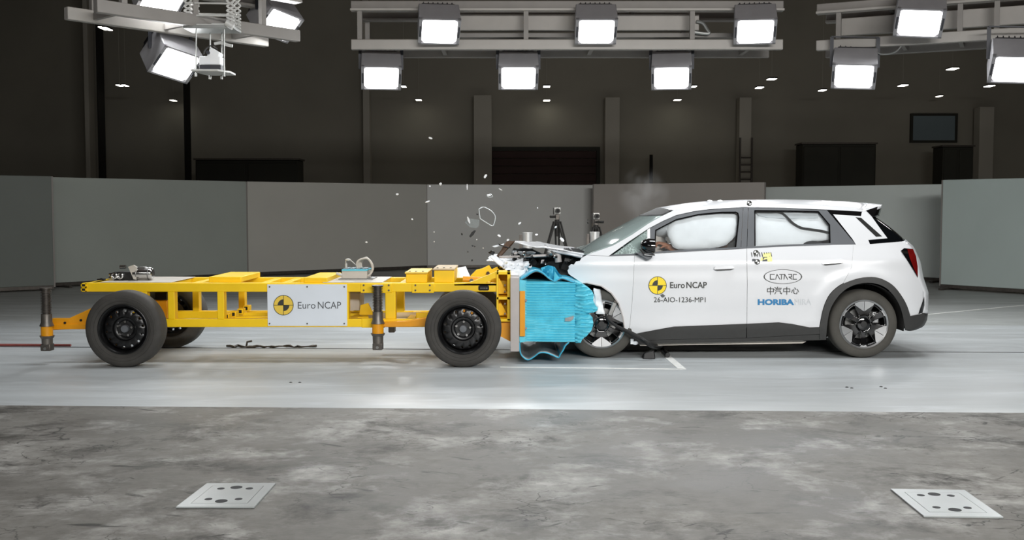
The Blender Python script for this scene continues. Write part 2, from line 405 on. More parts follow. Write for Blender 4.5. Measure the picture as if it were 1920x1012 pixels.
# painted crash lane (light) ends at the guide slot; a greyer hall floor lies behind
sL, sR = G(0, 650), G(1920, 661)
ysl, ysr = on_line(sL, sR, HALL_X0), on_line(sL, sR, HALL_X1)
LIP, DROP = 0.10, 0.011
mb = MB()
mb.add([(HALL_X0, yl + LIP, 0), (HALL_X1, yr + LIP, 0), (HALL_X1, ysr + 2.6, 0), (HALL_X0, ysl + 2.6, 0),
        (HALL_X0, yl, -DROP), (HALL_X1, yr, -DROP), (HALL_X0, yl, -.3), (HALL_X1, yr, -.3), (HALL_X0, ysl + 2.6, -.3), (HALL_X1, ysr + 2.6, -.3)],
       [(0, 1, 2, 3), (4, 5, 1, 0), (6, 7, 5, 4), (3, 2, 9, 8), (8, 9, 7, 6)])
struct('floor_track', mb, 'epoxy_floor', 'pale grey painted crash lane under the trolley and car', 'floor')
mb = MB()
mb.add([(HALL_X0, ysl + 2.6, 0), (HALL_X1, ysr + 2.6, 0), (HALL_X1, HALL_Y1, 0), (HALL_X0, HALL_Y1, 0), (HALL_X0, ysl + 2.6, -.3), (HALL_X1, ysr + 2.6, -.3), (HALL_X1, HALL_Y1, -.3), (HALL_X0, HALL_Y1, -.3)],
       [(0, 1, 2, 3), (7, 6, 5, 4), (0, 4, 5, 1), (3, 2, 6, 7)])
struct('floor_back', mb, 'hall_floor', 'grey hall floor between the crash lane and the screens', 'floor')
mb = MB()
mb.add([(HALL_X0, HALL_Y0, -DROP), (HALL_X1, HALL_Y0, -DROP), (HALL_X1, yr, -DROP), (HALL_X0, yl, -DROP), (HALL_X0, HALL_Y0, -.3), (HALL_X1, HALL_Y0, -.3), (HALL_X1, yr, -.3), (HALL_X0, yl, -.3)],
       [(0, 1, 2, 3), (7, 6, 5, 4), (0, 4, 5, 1), (3, 2, 6, 7)])
struct('floor_front', mb, 'raw_concrete', 'stained cracked bare concrete floor in the foreground', 'floor')

# painted lines, guide slot and rope
def floor_strip(name, pts, w, m, z0=0.0, h=.004):
    mb = MB()
    for (a, b) in zip(pts, pts[1:]):
        p, q = G(*a, z0), G(*b, z0); d = (q - p).normalized(); n = Vector((-d.y, d.x, 0)) * w / 2
        mb.add([p - n, q - n, q + n, p + n] + [x + Vector((0, 0, h)) for x in (p - n, q - n, q + n, p + n)],
               [(4, 5, 6, 7), (3, 2, 1, 0), (0, 1, 5, 4), (2, 3, 7, 6), (1, 2, 6, 5), (3, 0, 4, 7)])
    return mb.build(name, m)
tag(floor_strip('painted_line', [(938, 688), (1280, 692)], .022, 'white_line'), 'thin white line painted along the lane beside the front wheels', 'floor marking', None, 'structure')
tag(floor_strip('painted_line', [(1238, 657), (1279, 692)], .075, 'white_line'), 'short white line painted across the lane beside the front door', 'floor marking', None, 'structure')
tag(floor_strip('painted_line', [(1734, 590), (1920, 572)], .03, 'white_line'), 'faint thin white line on the floor behind the car', 'floor marking', None, 'structure')
tag(floor_strip('guide_slot', [(-40, 650), (1960, 661)], .022, 'rail_dark'), 'dark tow cable slot running the length of the crash lane', 'slot', None, 'structure')
mb = MB(); pts = [G(-60, 649.4), G(133, 650.2)]; mb.tube([p + Vector((0, 0, .018)) for p in pts], .014)
tag(mb.build('tow_rope', 'rope_red'), 'red tow rope lying on the floor behind the left jack leg', 'rope')
mb = MB(); rr = random.Random(3); x = 425
pts = []
while x < 595:
    p = G(x, 651.8 + rr.uniform(-1, 1)); pts.append(p + Vector((0, 0, .01 + rr.uniform(0, .012)))); x += 7
mb.tube(pts, [rr.uniform(.006, .016) for _ in pts], 6)
hk = G(462, 651); mb.tube([hk + Vector((0, 0, .01)), hk + Vector((.01, 0, .06)), hk + Vector((.06, 0, .07))], .012, 6)
tag(mb.build('tow_hook', 'steel_dark'), 'broken tow hook and frayed cable lying under the trolley', 'hook')

for (u, v) in ((1588, 726), (1597, 727.5), (1652, 725), (1660, 728), (545, 717), (562, 717)):
    p = G(u, v); mb = MB().cyl(p, p + Vector((0, 0, .003)), .014, n=14); mb.cyl(p + Vector((0, 0, .003)), p + Vector((0, 0, .006)), .008, n=10)
    tag(mb.build('floor_anchor', 'rail_dark'), 'small dark anchor bolt set flush in the crash lane', 'bolt', 'anchor bolts in the crash lane', 'structure')
# floor hatches
def hatch(corners, label, square, mark):
    z = -DROP; P = [G(u, v, z) for u, v in corners]; c = sum(P, Vector()) / 4
    r = thing('floor_hatch', label, 'hatch', c, 'steel floor hatches')
    def at(s, t, dz=0.0): return P[0].lerp(P[1], s).lerp(P[3].lerp(P[2], s), t) + Vector((0, 0, dz))
    def slab(s0, s1, t0, t1, z0, z1):
        m = MB(); q = [(s0, t0), (s1, t0), (s1, t1), (s0, t1)]
        return m.add([at(a, b, z0) for a, b in q] + [at(a, b, z1) for a, b in q], [(4, 5, 6, 7), (3, 2, 1, 0)] + [(i, (i + 1) % 4, 4 + (i + 1) % 4, 4 + i) for i in range(4)])
    m = MB()
    for a in ((0, 1, 0, .13), (0, 1, .87, 1), (0, .13, .13, .87), (.87, 1, .13, .87)):
        k = slab(*a, .0, .009); m.add(k.v, k.f)
    m.build('frame', 'hatch_metal', r)
    slab(.0, 1, .0, 1, 0.0, .002).build('seat', 'hatch_hole', r)
    slab(.137, .863, .137, .863, .002, .0095).build('cover_plate', 'hatch_metal', r)
    for s, t, q in ((.3, .3, 1), (.7, .3, 1), (.3, .75, 1), (.7, .75, 1), (.5, .22, 1.6), (.5, .8, 1.6)):
        m = MB(); p = at(s, t, .0092); m.cyl(p, p + Vector((0, 0, .0012)), .02 * q, n=16); m.build('bolt_hole', 'hatch_hole', r)
hatch([(330, 953), (477, 953), (517, 908), (388, 908.5)], 'square steel floor hatch in the concrete, left, below the trolley sign', 0, 0)
hatch([(1732, 970), (1881, 972), (1808, 921), (1670, 919)], 'square steel floor hatch in the concrete, right, below the rear wheel', 0, 0)

# shell
mb = MB().span((HALL_X0, HALL_Y1, -.3), (HALL_X1, HALL_Y1 + .3, CEIL + .3)); struct('wall_back', mb, 'wall_dark', 'dark far wall of the test hall', 'wall')
mb = MB().span((HALL_X0 - .3, HALL_Y0, -.3), (HALL_X0, HALL_Y1, CEIL + .3)); struct('wall_left', mb, 'wall_dark', 'dark side wall of the test hall at left', 'wall')
mb = MB().span((HALL_X1, HALL_Y0, -.3), (HALL_X1 + .3, HALL_Y1, CEIL + .3)); struct('wall_right', mb, 'wall_dark', 'dark side wall of the test hall at right', 'wall')
mb = MB().span((HALL_X0, HALL_Y0 - .3, -.3), (HALL_X1, HALL_Y0, CEIL + .3)); struct('wall_front', mb, 'wall_dark', 'dark wall behind the photographer', 'wall')
mb = MB().span((HALL_X0, HALL_Y0, CEIL), (HALL_X1, HALL_Y1, CEIL + .3)); struct('ceiling', mb, 'ceiling_dark', 'dark ceiling of the test hall', 'ceiling')
# columns at the back
def column(u0, u1, v0, m, name, label, Yc=45.0):
    a, b = W(u0, v0, Yc), W(u1, 400, Yc)
    mb = MB().span((a.x, Yc, 0), (b.x, Yc + .6, min(a.z, CEIL))); mb.span((a.x - .12, Yc - .1, 0), (b.x + .12, Yc + .7, .5))
    return tag(mb.build(name, m, None, bevel=.02), label, 'column', None, 'structure')
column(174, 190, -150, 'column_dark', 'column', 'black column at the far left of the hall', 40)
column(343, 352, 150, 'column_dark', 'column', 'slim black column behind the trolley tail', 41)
column(678, 694, -60, 'column_paint', 'column', 'slim grey column behind the trolley instruments')
column(888, 922, 178, 'column_paint', 'column', 'wide grey column left of the maroon roller door')
column(1135, 1161, 182, 'column_paint', 'column', 'grey column right of the maroon roller door')
column(1387, 1407, 182, 'column_paint', 'column', 'grey column above the car roof behind the ladder')
column(150, 171, -150, 'column_paint', 'column', 'grey column at the far left beside the black one', 42)
column(1838, 1860, 200, 'column_paint', 'column', 'faint grey column at the far right of the hall')
# roller door, its slats built
Yd = 45.8
a, b = W(922, 282, Yd), W(1118, 420, Yd)
door = thing('door_1', 'dark maroon roller door in the far wall', 'door', (0.5 * (a.x + b.x), Yd, 0)); door['kind'] = 'structure'
MB().span((a.x - .15, Yd + .02, 0), (a.x, Yd + .16, a.z + .15)).span((b.x, Yd + .02, 0), (b.x + .15, Yd + .16, a.z + .15)).span((a.x, Yd + .02, a.z), (b.x, Yd + .16, a.z + .15)).build('door_frame', 'equipment_dark', door)
n = 12
for i in range(n):
    z0, z1 = a.z * i / n, a.z * (i + 1) / n - .02
    MB().span((a.x, Yd + .05, z0), (b.x, Yd + .12, z1)).build('slat', 'door_maroon', door, bevel=.02)
# ladder on the column, wall cabinet, window, pipe
Yl = 44.6; a, b = W(1388, 258, Yl), W(1408, 420, Yl)
r = thing('wall_ladder', 'dark steel ladder in front of the grey column above the car roof', 'ladder', ((a.x + b.x) / 2, Yl, 0))
MB().cyl((a.x, Yl, 0), (a.x, Yl, a.z), .04).build('rail', 'steel_dark', r); MB().cyl((b.x, Yl, 0), (b.x, Yl, a.z), .04).build('rail', 'steel_dark', r)
for i in range(12): MB().cyl((a.x, Yl, .3 + i * .3), (b.x, Yl, .3 + i * .3), .03).build('rung', 'steel_dark', r)
a, b = W(1712, 217, 45.9), W(1790, 263, 45.9)
w1 = thing('window_1', 'pale blue-grey window high in the far wall at right', 'window', ((a.x + b.x) / 2, 45.95, b.z)); w1['kind'] = 'structure'
MB().span((a.x, 45.9, b.z), (b.x, 46.0, a.z)).build('pane', 'window_blue', w1)
fr = MB().span((a.x - .1, 45.86, b.z - .1), (a.x, 46, a.z + .1)).span((b.x, 45.86, b.z - .1), (b.x + .1, 46, a.z + .1)).span((a.x, 45.86, a.z), (b.x, 46, a.z + .1)).span((a.x, 45.86, b.z - .1), (b.x, 46, b.z)); fr.build('window_frame', 'equipment_dark', w1)
def dark_box(u0, v0, u1, v1, Y, name, label, cat, m='equipment_dark', d=1.0):
    a, b = W(u0, v0, Y), W(u1, v1, Y); r = thing(name, label, cat, ((a.x + b.x) / 2, Y, 0))
    MB().span((a.x, Y, .0), (b.x, Y + d, a.z)).build('body', m, r, bevel=.03)
    w = (b.x - a.x) / 2
    for k in range(2): MB().span((a.x + w * k + .05, Y - .04, .1), (a.x + w * (k + 1) - .05, Y, a.z - .1)).build('door', m, r, bevel=.015)
    MB().span((a.x - .05, Y - .06, a.z), (b.x + .05, Y + d, a.z + .06)).build('top', 'steel_dark', r)
dark_box(366, 300, 560, 420, 38, 'equipment_cabinet', 'low dark equipment cabinet behind the long left screen', 'cabinet', 'equipment_dark')
dark_box(1505, 270, 1640, 420, 42, 'equipment_cabinet', 'dark equipment cabinet in the gloom above the car boot', 'cabinet', 'equipment_dark')
dark_box(1768, 275, 1822, 420, 42, 'equipment_cabinet', 'tall dark machine cabinet behind the rightmost screens', 'cabinet', 'equipment_dark')
a = W(1221, 290, 44); mb = MB().cyl((a.x, 44, 0), (a.x, 44, a.z), .07); mb.span((a.x - .25, 43.75, 0), (a.x + .25, 44.25, .06))
tag(mb.build('dark_post', 'column_dark'), 'thin black post standing in front of the far wall above the windscreen', 'post')
# far ceiling downlights
dl = [(785, 188, 5), (757, 163, 4), (1025, 163, 6), (1025, 189, 6), (1270, 188, 6), (1301, 163, 4), (1424, 165, 6), (1447, 149, 7), (1542, 170, 5),
      (1693, 161, 6), (1761, 181, 3), (1786, 130, 7), (1855, 162, 6), (325, 189, 4), (224, 161, 3), (235, 161, 3), (193, 54, 3), (202, 55, 3)]
for u, v, hw in dl:
    p = G(u, v, LAMP_Z); k = p.y / F_PX
    r = thing('pendant_downlight', 'tiny lit downlight hanging in the dark far end of the hall', 'light', (p.x, p.y, LAMP_Z), 'downlights hanging in the dark far hall')
    MB().span((p.x - hw * k * 1.1, p.y - .24, LAMP_Z + .02), (p.x + hw * k * 1.1, p.y + .24, LAMP_Z + .06)).build('housing', 'column_dark', r)
    MB().span((p.x - hw * k, p.y - .22, LAMP_Z), (p.x + hw * k, p.y + .22, LAMP_Z + .02)).build('lens', 'tiny_lamp', r)
    MB().cyl((p.x, p.y, LAMP_Z + .06), (p.x, p.y, CEIL), .005, n=6).build('hanger', 'column_paint', r)

# white screens behind the car
def screen(i, u0, t0, u1, t1, label, top=2.08):
    def ex(u, t):
        Y = 8.0 + 10.0
        for _ in range(30):
            z = W(u, t, Y).z
            Y *= (top - CAM_H) / max(.05, (z - CAM_H))
        return W(u, t, Y)
    A, B = ex(u0, t0), ex(u1, t1); A.z = B.z = 0
    r = thing('backdrop_screen', label, 'screen', (A + B) / 2, 'grey backdrop screens')
    d = (B - A).normalized(); nrm = Vector((-d.y, d.x, 0)); 
    if nrm.y < 0: nrm = -nrm
    m = MB(); T = .05
    def q(p, z, k): return p + nrm * (T * k) + Vector((0, 0, z))
    P = [q(A, .09, 0), q(B, .09, 0), q(B, top, 0), q(A, top, 0), q(A, .09, 1), q(B, .09, 1), q(B, top, 1), q(A, top, 1)]
    m.add(P, [(0, 1, 2, 3), (7, 6, 5, 4), (0, 4, 5, 1), (1, 5, 6, 2), (2, 6, 7, 3), (3, 7, 4, 0)])
    m.build('panel', 'screen_%d' % i, r, bevel=.008)
    m = MB(); L = (B - A).length
    m.bar(q(A, .06, .5), q(B, .06, .5), .06, .06)
    for k in (.5, 1.5): m.bar(q(A + d * .02, .06, .5), q(A + d * .02, .061, .5), .04, .04)
    m.build('base_rail', 'steel_dark', r)
    for s in (.04, .5, .96):
        p = A.lerp(B, s); f = MB(); f.bar(p - nrm * .28 + Vector((0, 0, .02)), p + nrm * .45 + Vector((0, 0, .02)), .06, .04)
        f.bar(p + Vector((0, 0, .02)) + nrm * .42, p + nrm * .06 + Vector((0, 0, .8)), .035, .035); f.build('foot', 'steel_dark', r)
    for p in (A, B):
        f = MB(); f.bar(q(p, .06, .5), q(p, top - .004, .5), .03, .062, up=tuple(d)); f.build('edge_trim', 'truss_grey', r)
    return A, B
screen(0, -330, 323, 96, 330, 'grey backdrop screen at the far left edge, behind the jack leg')
screen(1, 98, 332, 462, 340, 'long grey backdrop screen behind the rear half of the trolley')
screen(2, 464, 340, 800, 345.5, 'grey backdrop screen behind the instrument box on the trolley')
screen(3, 801, 345.5, 1112, 346.5, 'lighter grey backdrop screen behind the two tripods')
screen(4, 1113, 345, 1433, 341.5, 'darker grey backdrop screen behind the windscreen and front roof')
screen(5, 1434, 350.5, 1776, 345, 'grey backdrop screen behind the rear roof and tail lamp', 1.98)
screen(6, 1768, 337, 2180, 328, 'pale grey backdrop screen at the far right edge', 2.02)

# ================================================================== LIGHT RIGS
def flood_light(P, az, el, roll, w, label, yoke=True, power=1.0):
    """P: centre of the lens; az: plan angle of the beam (0 = towards the camera, + = towards the right); el: degrees below level"""
    k = w / .6
    r = thing('flood_light', label, 'flood light', P, 'lit flood lights on the rigs')
    M = Matrix.Rotation(R(az), 3, 'Z') @ Matrix.Rotation(R(el), 3, 'X') @ Matrix.Rotation(R(roll), 3, 'Y')
    # local: beam along -Y, x right, z up
    P = Vector(P)
    def T(x, y, z): return P + M @ Vector((x * k, y * k, z * k))
    hw, hh = .3, .225
    def frus(a, b):
        m = MB(); (x0, z0, y0), (x1, z1, y1) = a, b
        return m.add([T(-x0, y0, -z0), T(x0, y0, -z0), T(x0, y0, z0), T(-x0, y0, z0), T(-x1, y1, -z1), T(x1, y1, -z1), T(x1, y1, z1), T(-x1, y1, z1)],
                     [(0, 1, 2, 3), (7, 6, 5, 4), (0, 4, 5, 1), (1, 5, 6, 2), (2, 6, 7, 3), (3, 7, 4, 0)])
    frus((hw, hh, .012), (hw * .98, hh * .98, .36)).build('housing', 'lamp_grey', r, bevel=.012)
    frus((hw * .9, hh * .85, .36), (hw * .8, hh * .7, .46)).build('rear_cover', 'lamp_dark', r, bevel=.01)
    for i in range(7):
        x = -.21 + .07 * i
        m = MB(); m.add([T(x - .006, .44, -hh * .68), T(x + .006, .44, -hh * .68), T(x + .006, .44, hh * .68), T(x - .006, .44, hh * .68), T(x - .006, .52, -hh * .6), T(x + .006, .52, -hh * .6), T(x + .006, .52, hh * .6), T(x - .006, .52, hh * .6)],
                        [(0, 1, 2, 3), (7, 6, 5, 4), (0, 4, 5, 1), (1, 5, 6, 2), (2, 6, 7, 3), (3, 7, 4, 0)]); m.build('cooling_fin', 'lamp_dark', r)
    m = MB()
    for x0, x1, z0, z1 in ((-hw, hw, hh - .022, hh), (-hw, hw, -hh, -hh + .022), (-hw, -hw + .045, -hh, hh), (hw - .045, hw, -hh, hh)):
        m.add([T(x0, -.012, z0), T(x1, -.012, z0), T(x1, -.012, z1), T(x0, -.012, z1), T(x0, .02, z0), T(x1, .02, z0), T(x1, .02, z1), T(x0, .02, z1)],
              [(0, 1, 2, 3), (7, 6, 5, 4), (0, 4, 5, 1), (1, 5, 6, 2), (2, 6, 7, 3), (3, 7, 4, 0)])
    m.build('front_frame', 'lamp_grey', r)
    m = MB(); lx, lz = hw - .045, hh - .022; c = .05
    oct_ = [(-lx + c, -lz), (lx - c, -lz), (lx, -lz + c), (lx, lz - c), (lx - c, lz), (-lx + c, lz), (-lx, lz - c), (-lx, -lz + c)]
    m.add([T(x, -.006, z) for x, z in oct_] + [T(x, .01, z) for x, z in oct_], [list(range(8)), list(range(15, 7, -1))] + [(i, (i + 1) % 8, 8 + (i + 1) % 8, 8 + i) for i in range(8)])
    m.build('lens', 'lens', r)
    for s in (-1, 1):
        m = MB(); m.bar(T(s * (hw - .02), -.016, -.09), T(s * (hw - .02), -.016, .09), .022 * k, .012 * k, up=tuple(M @ Vector((0, 1, 0)))); m.build('latch', 'lamp_dark', r)
    if yoke:
        top = P + Vector((0, 0, 0)) + M @ Vector((0, .2 * k, 0)) + Vector((0, 0, .42 * k)); ax = (M @ Vector((1, 0, 0)))
        m = MB()
        for s in (-1, 1):
            a = T(s * (hw + .012), .2, 0); m.bar(a, top + ax * (s * (hw + .012) * k), .012 * k, .05 * k, up=tuple(ax))
        m.bar(top - ax * ((hw + .02) * k), top + ax * ((hw + .02) * k), .06 * k, .014 * k)
        m.build('yoke', 'lamp_dark', r)
    d = bpy.data.lights.new('flood_beam', 'AREA'); d.shape = 'RECTANGLE'; d.size = .5 * k; d.size_y = .4 * k; d.energy = LAMP_POWER * power; d.color = (.97, .99, 1)
    o = bpy.data.objects.new('flood_beam', d); COL.objects.link(o); o.parent = r
    o.location = M @ Vector((0, -.02 * k, 0)); dv = M @ Vector((0, -1, 0)); o.rotation_euler = dv.to_track_quat('-Z', 'Y').to_euler()
    return r

def truss(name, label, A, B, depth, H, posts, hang):
    """box truss between plan points A, B (bottom chord height in z); posts: fractions along it"""
    A, B = Vector(A), Vector(B); r = thing(name, label, 'truss', (A + B) / 2, 'lighting trusses'); d = (B - A).normalized(); nrm = Vector((-d.y, d.x, 0))
    if nrm.y < 0: nrm = -nrm
    for k in (0, 1):
        o = nrm * depth * k
        m = MB(); m.bar(A + o, B + o, .1, .15); m.build('bottom_beam', 'truss_light' if k == 0 else 'truss_grey', r, bevel=.01)
        m = MB(); m.bar(A + o + Vector((0, 0, H)), B + o + Vector((0, 0, H)), .1, .12); m.build('top_beam', 'truss_grey', r, bevel=.01)
        m = MB(); m.bar(A + o + Vector((0, 0, H - .075)) - nrm * .02, B + o + Vector((0, 0, H - .075)) - nrm * .02, .16, .03); m.build('flange', 'truss_light', r)
        for s in posts:
            p = A.lerp(B, s) + o; m = MB(); m.bar(p + Vector((0, 0, .07)), p + Vector((0, 0, H - .06)), .07, .07, up=tuple(nrm)); m.build('post', 'truss_grey', r)
    for s in posts:
        p = A.lerp(B, s); m = MB(); m.bar(p, p + nrm * depth, .06, .08); m.build('cross_bar', 'truss_grey', r)
    for s in hang:
        p = A.lerp(B, s) + nrm * depth / 2; m = MB(); m.cyl((p.x, p.y, p.z + H), (p.x, p.y, CEIL), .018, n=8); m.bar(p + Vector((0, 0, H)) - nrm * depth / 2, p + Vector((0, 0, H)) + nrm * depth / 2, .05, .05); m.build('hanger', 'steel_dark', r)
    return r, d, nrm
YT = 16.0
zb = W(960, 84, YT).z; Ht = W(960, 10, YT).z - zb
A, B = W(659, 84, YT), W(1467, 84, YT); A.z = B.z = zb
rt, d, nrm = truss('lighting_truss', 'long grey lighting truss in the middle, six lit flood lights on it', A, B, .85, Ht, (.02, .21, .405, .56, .79, .93), (.15, .66))
a, b = W(862, 26, YT + .3), W(1311, 57, YT + .3)
MB().span((a.x, YT + .3, b.z), (b.x, YT + .42, a.z)).build('cable_duct', 'truss_light', rt, bevel=.01)
m = MB(); m.pbox(862, 62, 1390, 70, YT + .34, YT + .5); m.build('cable_tray', 'truss_grey', rt)
m = MB(); pts = [W(u, v, YT + .25) for u, v in ((1306, 40), (1318, 44), (1326, 56), (1330, 62), (1322, 63), (1300, 60))]; m.tube(smooth_line(pts, 4), .025); m.build('cable', 'rig_rod', rt)
for u, lab in ((824, 'lit flood light on the front of the middle truss, left of three'), (1118, 'lit flood light on the front of the middle truss, centre of three'), (1416, 'lit flood light on the front of the middle truss, right of three')):
    flood_light(W(u, 59, 15.62), (u - 1118) * -.03, 46, 0, .6, lab, False)
for u, lab in ((715, 'lit flood light hanging under the middle truss, left of three'), (972, 'lit flood light hanging under the middle truss, centre of three'), (1259, 'lit flood light hanging under the middle truss, right of three')):
    flood_light(W(u, 146, 16.2), (u - 990) * -.03, 46, 0, .6, lab)
# right truss: nearer to the camera towards the right
zr = zb
def plan(u, v, z): return G(u, v, z)
A, B = plan(1531, 86, zr), plan(2100, 50, zr)
rt2, d2, n2 = truss('lighting_truss', 'grey lighting truss at upper right, cut off by the frame', A, B, .85, Ht * .95, (.08, .3, .5, .62, .9), (.25, .8))
m = MB(); a = A.lerp(B, .06) + n2 * .35 + Vector((0, 0, .18)); b = A.lerp(B, .98) + n2 * .35 + Vector((0, 0, .18)); m.bar(a + Vector((0, 0, .12)), b + Vector((0, 0, .12)), .1, .26); m.build('cable_duct', 'truss_light', rt2, bevel=.01)
m = MB(); pts = [W(u, v, 15.6) for u, v in ((1640, 94), (1650, 101), (1668, 101), (1681, 96), (1690, 86))]; m.tube(smooth_line(pts, 5), .012); m.build('cable', 'rig_rod', rt2)
flood_light(W(1724, 43, 14.9), -20, 46, 7, .64, 'lit flood light on the front of the upper right truss', False, power=.7)
flood_light(W(1601, 143, 15.6), -20, 46, 5, .62, 'lit flood light hanging under the upper right truss, at its left end', power=.7)
flood_light(W(1903, 130, 14.4), -20, 46, 5, .62, 'lit flood light hanging under the upper right truss, at the frame edge', power=.7)
# left truss: goes away from the camera towards the right
A, B = plan(132, 26, zr - .12), plan(500, 78, zr - .12)
A = A - (B - A) * .02
rt3, d3, n3 = truss('lighting_truss', 'grey lighting truss at upper left, running away from the camera', A, B, -.7, Ht * .9, (.12, .45, .8), (.3, .75))
flood_light(W(304, 2, 13.6), 38, 44, 12, .56, 'lit flood light at the top edge of the frame on the left truss', False, power=.5)
flood_light(W(330, 121, 13.9), 42, 44, 14, .6, 'lit flood light hanging below the left truss beside the suspended camera', power=.5)
flood_light(W(524, 47, 14.8), 42, 44, 14, .58, 'lit flood light at the far right end of the left truss', power=.5)

# suspended camera on a scissor hanger
YS = 13.4
base = W(402, 138, YS)
r = thing('suspended_camera', 'white camera on a plate hung from a folded scissor lift at upper left', 'camera', base)
def sw(u, v, dy=0.0): p = W(u, v, YS); return Vector((p.x, p.y + dy, p.z))
for dy in (-.16, .16):
    for x0, x1 in ((352, 366), (431, 445)):
        m = MB()
        ys = [-22, -8, 6, 16, 24, 31, 37, 43, 49, 55]
        for k, (a, b) in enumerate(zip(ys, ys[1:])):
            m.bar(sw(x0, a, dy), sw(x1, b, dy), .012, .02); m.bar(sw(x1, a, dy + .012), sw(x0, b, dy + .012), .012, .02)
        m.build('scissor_arm', 'rig_white', r)
for k, v in enumerate((10, 22, 26, 33, 38, 44, 50)):
    m = MB(); dy = (-.16, .16, 0)[k % 3]; m.cyl(sw(354, v, dy), sw(443, v + 1.5, dy), .011, n=8); m.build('spreader_rod', 'rig_white', r)
m = MB(); m.span(sw(352, 52, -.2), sw(445, 58, .2)); m.build('lower_frame', 'rig_rod', r, bevel=.008)
m = MB(); m.span(sw(352, -26, -.2), sw(445, -22, .2)); m.cyl(sw(398, -24), Vector((sw(398, -24).x, YS, CEIL)), .03); m.build('upper_frame', 'rig_rod', r, bevel=.008)
m = MB(); m.cyl(sw(432, 48, -.2), sw(445, 56, -.2), .04); m.build('winch_drum', 'rig_white', r)
for u, dy in ((374, -.14), (426, -.14), (388, .14), (410, .14)):
    m = MB(); m.cyl(sw(u, 58, dy), sw(u, 141, dy), .009, n=8); m.build('hanging_rod', 'rig_rod', r)
    m = MB(); m.cyl(sw(u, 139, dy), sw(u, 146, dy), .014, n=8); m.build('nut', 'rig_rod', r)
P_ = [sw(368, 133, -.24), sw(418, 133, -.24), sw(434, 136, -.05), sw(434, 136, .2), sw(380, 134, .2)]
zpl = base.z; m = MB(); Q = [Vector((p.x, p.y, zpl)) for p in P_]; n = len(Q)
m.add(Q + [q + Vector((0, 0, .025)) for q in Q], [list(range(n)), list(range(2 * n - 1, n - 1, -1))] + [(i, (i + 1) % n, n + (i + 1) % n, n + i) for i in range(n)]); m.build('platform', 'rig_white', r, bevel=.005)
m = MB(); m.span(sw(379, 124, -.13), sw(419, 137, .1)); m.build('camera_base', 'lamp_dark', r, bevel=.01)
m = MB(); m.span(sw(379, 108, -.14), sw(418, 124, .1)); m.build('camera_body', 'white_paint', r, bevel=.012)
m = MB(); m.prism([(386, 109), (395, 88), (411, 98), (408, 109)], YS - .14, YS + .06); head = m.build('camera_head', 'white_paint', r, bevel=.01)
m = MB(); p = sw(397, 102, -.15); m.cyl(p, p + Vector((0, -.03, 0)), .022, n=16); m.build('knob', 'lamp_dark', head)
m = MB(); m.tube(smooth_line([sw(408, 92), sw(398, 85), sw(386, 92), sw(382, 101)], 5), .008); m.build('cable', 'tripod_black', r)
m = MB(); m.tube(smooth_line([sw(402, 82), sw(416, 80), sw(426, 84), sw(436, 86)], 4), .02); m.build('cable', 'rig_white', r)

# ================================================================== TRIPODS AND POSTS
def tripod(u, v, Y, label, side):
    top = W(u, v, Y); r = thing('camera_tripod', label, 'tripod', (top.x, Y, 0), 'measuring cameras on tripods')
    s = Y / F_PX; x, z = top.x, top.z
    MB().span((x - 5 * s, Y - .06, z - 6 * s), (x + 6 * s, Y + .1, z + 5.5 * s)).build('camera_body', 'tripod_white', r, bevel=.008)
    m = MB(); m.lathe([(.001, -.16), (4.6 * s, -.16), (4.8 * s, -.06), (4.8 * s, .0)], (x + .5 * s, Y, z)); ln = m.build('lens', 'tripod_black', r)
    m = MB(); m.lathe([(.001, -.165), (2.6 * s, -.163), (3.2 * s, -.155)], (x + .5 * s, Y, z)); m.build('lens_glass', 'soft_black', ln)
    MB().span((x - 7.5 * s, Y - .03, z - 7 * s), (x - 5.5 * s, Y + .03, z + 5.5 * s)).build('side_plate', 'tripod_black', r)
    MB().span((x - 3 * s, Y - .05, z - 17 * s), (x + 4 * s, Y + .05, z - 6 * s)).build('pan_head', 'steel_dark', r, bevel=.006)
    m = MB(); m.cyl((x - 3 * s, Y - .03, z - 11 * s), (x - 13 * s * side, Y - .1, z - 11 * s), .018); m.build('grip', 'tripod_black', r)
    m = MB(); m.cyl((x, Y, z - 25 * s), (x, Y, z - 17 * s), 5.5 * s / 1.2); m.build('spider', 'tripod_black', r)
    m = MB(); m.cyl((x, Y, z - 48 * s), (x, Y, z - 24 * s), .018); m.build('centre_column', 'tripod_black', r)
    for a in (200, 325, 85):
        dx, dy = math.cos(R(a)), math.sin(R(a)); f = Vector((x + dx * .44, Y + dy * .44, .02)); t = Vector((x + dx * .04, Y + dy * .04, z - 20 * s)); sd = Vector((-dy, dx, 0)) * .03
        mid = t.lerp(f, .5); m = MB(); m.cyl(t + sd, mid + sd * .6, .013, n=8); m.cyl(t - sd, mid - sd * .6, .013, n=8); m.cyl(mid - (f - t) * .06, f, .012, n=8)
        m.bar(mid - sd * 1.2, mid + sd * 1.2, .04, .04); lg = m.build('leg', 'tripod_black', r)
        m = MB(); m.cyl(f - Vector((0, 0, .02)), f + Vector((0, 0, .02)), .022, n=10); m.build('rubber_foot', 'soft_black', lg)
tripod(1044.5, 395, 15.2, 'black camera tripod with a round lens, left of two behind the crash', 1)
tripod(1117.5, 405, 15.6, 'black camera tripod with a round lens, right of two behind the windscreen', -1)
